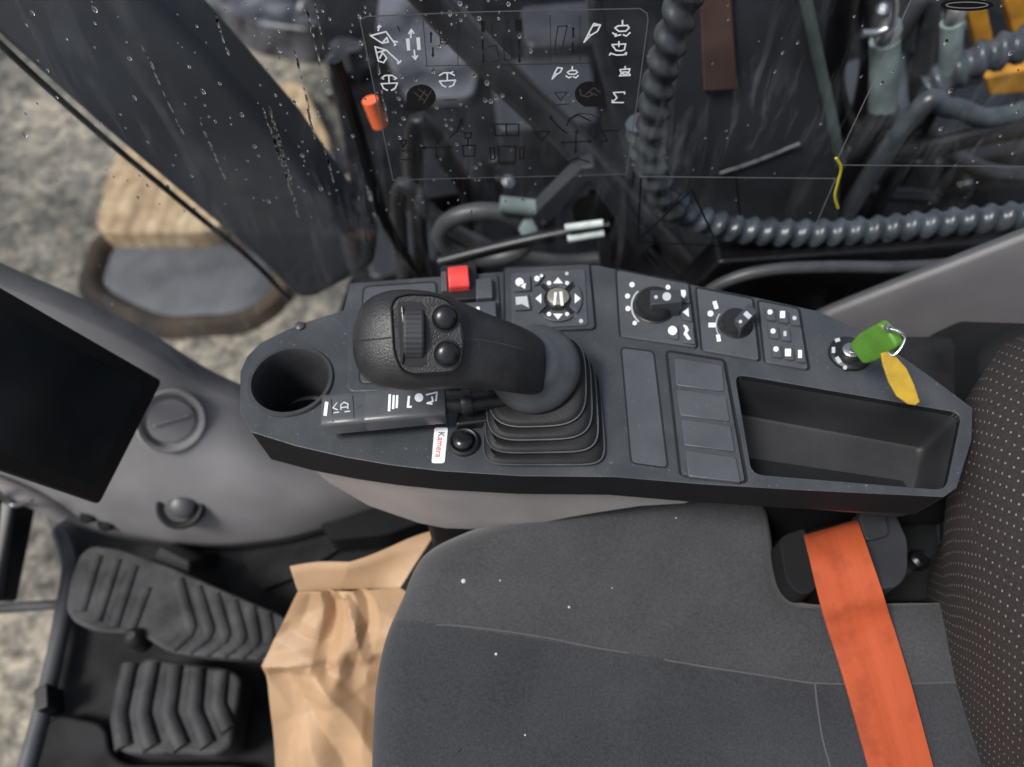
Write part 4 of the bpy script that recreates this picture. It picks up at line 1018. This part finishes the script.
# scribed lines on the glass and warning triangle
strokes('scribed_lines', [[(640, 176.5), (836, 178.5)], [(842, 165), (1024, 166.5), (1100, 167)], [(911, 0), (872, 85), (836, 162)], [(836, 178), (816, 224)]], .0009, yw(.001), WN, mat('line_grey', (.2, .2, .2), .5), win)
strokes('warning_triangle', [[(641, 238), (692, 190), (714, 238)], [(641, 178), (638, 242)], [(638, 242), (730, 246)], [(736, 178), (740, 215)]], .002, yw(.001), WN, M['ink'], win)
patches('oval_mark', [disc(967, 5, 27, 24, 6)], yw(.001), M['ink'], win)
strokes('oval_mark_line', [arc(967, 5, 21, 0, 360, 20, 3)], .0008, yw(.0014), WN, mat('line_pale', (.25, .25, .25), .5), win)
tube('tether', [yw(.004)(836, 158), yw(.004)(841, 168), yw(.004)(838, 182), yw(.004)(835, 196), yw(.004)(838, 208)], .0016, M['zip'], win, 8)
# raindrops: one mass on the outer face
wm = bpy.data.materials.new('water'); wm.use_nodes = True; n, l = nodes(wm); b = n['Principled BSDF']
b.inputs['Base Color'].default_value = (1, 1, 1, 1); b.inputs['Roughness'].default_value = .02; b.inputs['Transmission Weight'].default_value = 1; b.inputs['IOR'].default_value = 1.33
vs, fs = [], []
def drop_(x, z, r, el=1.0, side=-1):
    i0 = len(vs); k = 8; y0 = YW + .0025
    for q, (rr, hh) in enumerate(((1, 0), (.85, .35), (.5, .6))):
        for j in range(k):
            a = 2 * math.pi * j / k; vs.append(V((x + r * rr * math.cos(a), y0 + r * hh, z + r * el * rr * math.sin(a))))
    for q in range(2):
        for j in range(k): fs.append([i0 + q * k + j, i0 + q * k + (j + 1) % k, i0 + (q + 1) * k + (j + 1) % k, i0 + (q + 1) * k + j])
    fs.append([i0 + 2 * k + j for j in range(k)]); fs.append([i0 + j for j in range(k)][::-1])
for _ in range(420):
    px = random.choice((random.uniform(0, 1024), random.gauss(270, 130), random.gauss(420, 60))); py = random.uniform(-20, 330) if px < 250 else random.uniform(-20, 220)
    p = pyy(px, py, YW); drop_(p.x, p.z, random.choice((.0007, .0009, .0012, .0012, .0019)) * random.uniform(.8, 1.2), random.uniform(1, 1.7))
for _ in range(12):
    px = random.gauss(265, 55); py = random.uniform(-30, 150); p = pyy(px, py, YW); x, z = p.x, p.z; L = random.uniform(.02, .1); s = 0
    while s < L:
        x += random.gauss(0, .0005); drop_(x, z - s, random.uniform(.0007, .0014), random.uniform(2.5, 6)); s += random.uniform(.004, .013)
rd = mesh('raindrops', vs, fs, wm, win, True, sharp=0); rd['kind'] = 'stuff'
wf_ = bpy.data.materials.new('water_haze'); wf_.use_nodes = True; n, l = nodes(wf_)  # streaky water film; its pale colour also stands in for hazy reflections
for q in list(n): n.remove(q)
out = n.new('ShaderNodeOutputMaterial'); ms = n.new('ShaderNodeMixShader'); tr = n.new('ShaderNodeBsdfTransparent'); df = n.new('ShaderNodeBsdfDiffuse'); df.inputs[0].default_value = (.55, .56, .58, 1)
tc = n.new('ShaderNodeTexCoord'); mp_ = n.new('ShaderNodeMapping'); mp_.inputs['Scale'].default_value = (38, 1, 7); l.new(tc.outputs['Object'], mp_.inputs[0])
q = n.new('ShaderNodeTexNoise'); q.inputs['Scale'].default_value = 1; q.inputs['Detail'].default_value = 6; q.inputs['Roughness'].default_value = .65; q.inputs['Distortion'].default_value = .6; l.new(mp_.outputs[0], q.inputs['Vector'])
q2 = nz(4.5, 3)
mr = n.new('ShaderNodeMapRange'); mr.inputs[1].default_value = .5; mr.inputs[2].default_value = .8; mr.inputs[4].default_value = .34; l.new(q.outputs['Fac'], mr.inputs[0])
mr2 = n.new('ShaderNodeMapRange'); mr2.inputs[1].default_value = .42; mr2.inputs[2].default_value = .68; l.new(q2.outputs['Fac'], mr2.inputs[0])
mu = n.new('ShaderNodeMath'); mu.operation = 'MULTIPLY'; l.new(mr.outputs[0], mu.inputs[0]); l.new(mr2.outputs[0], mu.inputs[1])
l.new(mu.outputs[0], ms.inputs[0]); l.new(tr.outputs[0], ms.inputs[1]); l.new(df.outputs[0], ms.inputs[2]); l.new(ms.outputs[0], out.inputs[0])
mesh('water_haze', [(-.75, YW + .0022, .3), (1.0, YW + .0022, .3), (1.0, YW + .0022, 1.15), (-.75, YW + .0022, 1.15)], [[0, 1, 2, 3]], wf_, win, False)
# black seal along the bottom of the glass
o = solid('window_seal', [V((x, YW - .006, z)) for x, z in ((-.2, .19), (.75, .19), (.75, .33), (.3, .42), (-.05, .42), (-.2, .28))], (0, .03, 0), M['seal'], win, .003)

# ================================================================== OUTSIDE MACHINE
# big dark beam
bmp = [(-330, -262), (0, 44), (95, 128), (180, 199), (250, 257), (297, 303), (318, 300), (378, 268), (330, 205), (290, 150), (215, 68), (150, 0), (60, -95), (-110, -275)]
pts = [pyy(x, y, .78) for x, y in bmp]
bmh = thing('steel_beam', 'broad dark steel beam slanting past the glass from the upper left corner', 'beam', pts[5])
solid('beam_body', pts, (0, .10, 0), M['beam'], bmh, .022, 5)
strokes_ = [pyy(x, y, .775) for x, y in ((-60, -20), (0, 44), (95, 130), (180, 201), (250, 259), (290, 300))]
tube('beam_seal', strokes_, .004, M['seal'], bmh, 8)
# deck
dk = [(330, 330), (352, 270), (348, 170), (338, 110), (325, 60), (300, -80), (1300, -80), (1300, 330)]
ZD = .05
dkT = thing('machine_deck', 'dark oily machine deck with added glint bolts and low covers outside the side window', 'deck', pz(600, 100, ZD - .25))
solid('deck_plate', [pz(x, min(y, 330), ZD) for x, y in dk], (0, 0, -.25), M['deck'], dkT, .01)
rq = random.Random(3)
for q, h in ((((400, 140), (470, 132), (476, 190), (404, 200)), .10), (((490, 60), (590, 50), (600, 120), (498, 130)), .06), (((845, 60), (905, 50), (915, 150), (850, 165)), .12), (((925, 90), (1010, 80), (1030, 150), (935, 165)), .08), (((520, 5), (600, 0), (610, 40), (525, 45)), .1), (((360, 215), (430, 205), (440, 260), (370, 280)), .07)):
    solid('low_cover', rnd([pz(x, y, ZD + h) for x, y in q], .03), (0, 0, -h - .01), M[rq.choice(('dark', 'mid', 'plate'))], dkT, .012)
for _ in range(44):  # bolts added at random for their bright glints
    x, y = rq.choice(((rq.uniform(370, 640), rq.uniform(10, 250)), (rq.uniform(845, 1020), rq.uniform(5, 200)))); rr = rq.uniform(.006, .013)
    lathe('glint_bolt', pz(x, y, ZD + .004), (rq.uniform(-.4, .4), rq.uniform(-.5, .1), 1), [(rr * 1.5, -.006), (rr * 1.5, .002), (rr, .004), (rr, .014), (rr * .6, .018)], M[rq.choice(('chrome', 'steel', 'dark'))], dkT, 8)
def obj1(fn, label, cat, *a, **k):
    o = fn(*a, **k); return tag(o, label, cat)
# grey boom plate between the hoses
pp = [(672, 95), (720, -190), (768, -190), (795, -60), (842, 160), (836, 300), (705, 310), (668, 190)]
bpT = thing('boom_plate', 'flat grey steel plate between the two ribbed hose runs', 'plate', pyy(760, 215, .9))
solid('plate_body', [pyy(x, y, .92) for x, y in pp], (0, .06, 0), M['plate'], bpT, .006)
tube('edge_highlight', [pyy(x, y, .915) for x, y in ((767, -190), (793, -60), (812, 30), (832, 120), (841, 165))], .008, M['edgelight'], bpT, 8)  # highlight along the right edge, put in as a paler greenish tube
solid('brown_strip', [pyy(x, y, .912) for x, y in ((694, -150), (722, -150), (738, 90), (704, 92))], (0, .02, 0), M['rust'], bpT, .003)
tube('weld_line', [pyy(x, y, .92) for x, y in ((720, 174), (760, 160), (800, 144))], .004, M['plate'], bpT, 8)
# ribbed hoses
def ribbed_hose(name, label, px, y, r, pitch, m, amp=.16):
    path = [pyy(x, yy, y if not isinstance(y, (list, tuple)) else y[i]) for i, (x, yy) in enumerate(px)]
    P = spline(path, 60)
    def rf(Lh, a): return r * (1 + amp * math.sin(2 * math.pi * Lh / pitch + a))
    o = tube(name, P, r, m, None, 14, base=path[-1], rf=rf, sm=0); return tag(o, label, 'hose')
ribbed_hose('hydraulic_hose', 'grey spiral-ribbed hydraulic hose running across below the grey plate to the right edge', [(640, 120), (650, 165), (675, 205), (720, 226), (790, 233), (860, 231), (940, 223), (1024, 215), (1110, 205)], .72, .0175, .024, M['hose'])
ribbed_hose('hydraulic_hose', 'dark spiral-ribbed hose hanging down beside the printed chart', [(735, -170), (705, -70), (684, 0), (666, 55), (654, 110), (652, 165), (672, 215)], .70, .0165, .026, M['hosedark'])
ribbed_hose('hydraulic_hose', 'short pale ribbed hose bending in the upper right corner behind the yellow guard', [(930, 90), (965, 66), (1010, 48), (1070, 30)], 1.1, .026, .03, M['hose'])
obj1(tube, 'dull grey pipe arching low behind the console under the ribbed hose', 'pipe', 'arched_pipe', [pyy(x, y, .66) for x, y in ((690, 305), (725, 282), (770, 270), (830, 267), (900, 267), (960, 262), (1040, 240))], .0085, M['tube'], None, 12, base=pyy(830, 290, .66))
obj1(solid, 'black cover plate under the arched pipe behind the console', 'cover plate', 'cover_plate_low', [pyy(x, y, .69) for x, y in ((650, 330), (720, 262), (900, 250), (1060, 236), (1060, 330))], (0, .05, 0), M['dark'], None, .006, base=pyy(840, 320, .7))
# diagonal brace seen through the chart, and its A shaped foot
obj1(tube, 'grey round brace slanting down behind the printed chart to the bracket', 'brace', 'diagonal_brace', [pyy(x, y, .84) for x, y in ((310, -150), (395, -45), (450, 20), (520, 92), (580, 150), (640, 215), (690, 270))], .022, M['mid'], None, 14, base=pyy(690, 270, .84))
at = thing('lifting_bracket', 'dark A-shaped steel bracket at the foot of the brace with a black hole', 'bracket', pyy(590, 260, .8))
solid('left_arm', [pyy(x, y, .80) for x, y in ((535, 212), (580, 168), (594, 178), (548, 226))], (0, .03, 0), M['plate'], at, .004)
solid('right_arm', [pyy(x, y, .795) for x, y in ((580, 168), (594, 166), (655, 245), (640, 258))], (0, .03, 0), M['plate'], at, .004)
solid('web_plate', [pyy(x, y, .805) for x, y in ((606, 205), (660, 272), (600, 290), (598, 240))], (0, .02, 0), M['mid'], at, .004)
lathe('web_hole', pyy(592, 208, .812), (0, -1, .2), [(.03, 0), (.03, .012), (.022, .012)], M['ink'], at, 24)
# pipe fitting and round ring
ft = thing('pipe_union', 'bright twin-band pipe union on a dark pipe below the bracket', 'pipe fitting', pyy(585, 240, .74))
tube('pipe', [pyy(x, y, .76) for x, y in ((440, 262), (500, 247), (560, 234), (610, 226))], .010, M['dark'], ft, 12)
for (xa, ya, xb, yb) in ((565, 228, 603, 223), (568, 239, 604, 233)):
    tube('band', [pyy(xa, ya, .745), pyy((xa + xb) / 2, (ya + yb) / 2, .745), pyy(xb, yb, .745)], .0055, M['lampwhite'], ft, 12)
fz = thing('zinc_fitting', 'pale blue-grey zinc elbow fitting below the lower edge of the chart', 'pipe fitting', pyy(520, 230, .85))
tube('elbow', [pyy(x, y, .85) for x, y in ((500, 204), (518, 206), (536, 208))], .013, M['aqua'], fz, 12)
lathe('nut', pyy(528, 227, .84), (0, -1, .5), [(.015, 0), (.015, .015), (.009, .018)], M['aqua'], fz, 6)
P = [pyy(440 + 45 + 45 * math.cos(a), 235 + 24 * math.sin(a), .86) for a in [2 * math.pi * i / 24 for i in range(25)]]
obj1(tube, 'dark round hose loop lying left of the bright pipe union', 'hose loop', 'hose_loop', P, .014, M['tube'], None, 12, base=P[6], sm=2)
# pale wet plates on the left
obj1(solid, 'pale grey wet steel plate behind the upper left corner of the chart', 'plate', 'pale_plate', rnd([pz(x, y, ZD + .03) for x, y in ((385, -60), (420, -60), (482, 55), (474, 96), (405, 96), (375, 30))], .04), (0, 0, -.04), M['pale'], None, .01, base=pz(430, 90, ZD))
obj1(solid, 'bluish grey wet housing seen through streaked glass right of the beam', 'housing', 'wet_housing', rnd([pz(x, y, ZG + .2) for x, y in ((165, -80), (330, -80), (332, -5), (315, 30), (255, 22), (200, -5))], .08), (0, 0, -.21), M['pale'], None, .05, base=pz(260, 60, ZG))
gm2 = mat('glint_metal', (.2, .2, .21), .2, .6, 14, metal=.8)
k = 0
for x, y, r, lab in ((334, 92, .02, 'small silver fitting beside the sandy slab right of the beam'), (335, 165, .026, 'silver fitting at the left edge of the chart, below the orange cap'), (350, 60, .04, 'dark wet lump of metal left of the chart corner'), (348, 215, .03, 'silver fitting low beside the beam foot'), (312, 20, .045, 'dark wet metal lump at the top, between beam and chart')):
    onG = x < 336; p = pz(x, y, (ZG + .14) if onG else ZD + r); r = r * 2.3 if onG else r * 1.4
    rings = []
    for zi in range(9):
        th_ = math.pi * zi / 8; r2 = []
        for j in range(14):
            a = 2 * math.pi * j / 14; q = V((math.sin(th_) * math.cos(a), math.sin(th_) * math.sin(a), math.cos(th_)))
            r2.append(p + q * (r * (1 + .5 * NZ.noise(q * 1.7 + V((k, 0, 0))))))
        rings.append(r2)
    tag(loft('metal_fitting', rings, gm2 if r < .035 else M['mid'], None, False, False, base=p - V((0, 0, r)), sharp=30), lab, 'metal fitting'); k += 1
obj1(tube, 'small orange cap outside the glass at the left of the chart', 'cap', 'orange_cap', [pyy(370, 100, .82), pyy(375, 113, .82), pyy(380, 125, .82)], .011, M['orange'], None, 12, base=pyy(376, 126, .82))
obj1(tube, 'black cable running down the left side of the chart to the beam foot', 'cable', 'black_cable', [pyy(x, y, .85) for x, y in ((335, 60), (355, 120), (372, 180), (395, 240), (440, 300))], .009, M['dark'], None, 10, base=pyy(440, 300, .85))
# right upper cylinders
for x, y0, y1, rr, yy, lab in ((884, 40, 112, .021, 1.0, 'pale green-grey cylinder standing nearest the slanting line on the glass'), (951, 22, 76, .017, 1.1, 'slim pale green-grey cylinder below the black oval mark')):
    t_ = thing('steel_cylinder', lab, 'cylinder', pyy(x, y1, yy))
    tube('barrel', [pyy(x - 2, y1, yy), pyy(x, (y0 + y1) / 2, yy), pyy(x + 1, y0, yy)], rr, M['aqua'], t_, 18)
    lathe('cap', pyy(x + 1, y0, yy), (0, 0, 1), [(rr * .8, 0), (rr * .8, .02), (rr * .5, .03)], M['steel'], t_, 18)
    lathe('foot', pyy(x - 2, y1, yy), (0, 0, -1), [(rr * 1.1, -.01), (rr * 1.15, .02), (rr * .9, .025), (rr * .9, .45)], M['dark'], t_, 18)
yg = thing('yellow_guard', 'orange-yellow slatted guard in the upper right corner outside', 'guard', pyy(990, 50, 1.2))
for q in (((960, -20), (982, -20), (994, 42), (976, 50)), ((994, -30), (1040, -30), (1050, 30), (1014, 38)), ((985, 78), (1060, 62), (1060, 90), (990, 96))):
    solid('slat', [pyy(x, y, 1.2) for x, y in q], (0, .03, 0), M['hazard'], yg, .004)
obj1(tube, 'black bent hose behind the pale cylinders at the upper right', 'hose', 'black_hose', [pyy(x, y, 1.05) for x, y in ((850, -30), (838, 40), (832, 85), (850, 130), (905, 150), (980, 135), (1060, 120))], .02, M['dark'], None, 12, base=pyy(905, 160, 1.05))
obj1(tube, 'thin bright steel pipe curving above the slanting line at the top right', 'pipe', 'steel_pipe', [pyy(x, y, .98) for x, y in ((862, 34), (880, 32), (892, 22), (894, -10), (890, -40))], .006, M['steel'], None, 10, base=pyy(862, 40, .98))

for px, yy, r, m, lab in (
    (((590, -40), (600, 40), (618, 110), (632, 180)), .9, .011, 'hosedark', 'thin black cable hanging just left of the dark ribbed hose'),
    (((862, -30), (868, 60), (858, 130), (870, 190), (930, 200)), 1.15, .014, 'dark', 'black cable looping below the pale cylinders'),
    (((905, 125), (950, 108), (990, 118), (1060, 100)), .95, .015, 'hose', 'grey smooth hose crossing the right edge above the spiral hose'),
    (((915, 10), (925, 50), (918, 95), (935, 140), (985, 170), (1060, 178)), 1.2, .016, 'hosedark', 'dark bent hose between the two pale cylinders'),
    (((400, 190), (440, 222), (500, 252), (560, 262), (640, 262)), .95, .014, 'tube', 'dull grey hose passing under the round hose loop'),
    (((415, 130), (450, 165), (470, 200), (465, 240)), 1.0, .016, 'dark', 'black bent pipe behind the lower left part of the chart')):
    P = [pyy(x, y, yy) for x, y in px]
    if px[0][1] > 0: P = [V((P[0].x - .03, P[0].y + .02, ZD - .02))] + P
    if px[-1][0] < 1024: P = P + [V((P[-1].x + .03, P[-1].y + .02, ZD - .02))]
    obj1(tube, lab, 'hose', 'bent_hose', P, r, M[m], None, 12, base=P[-1])
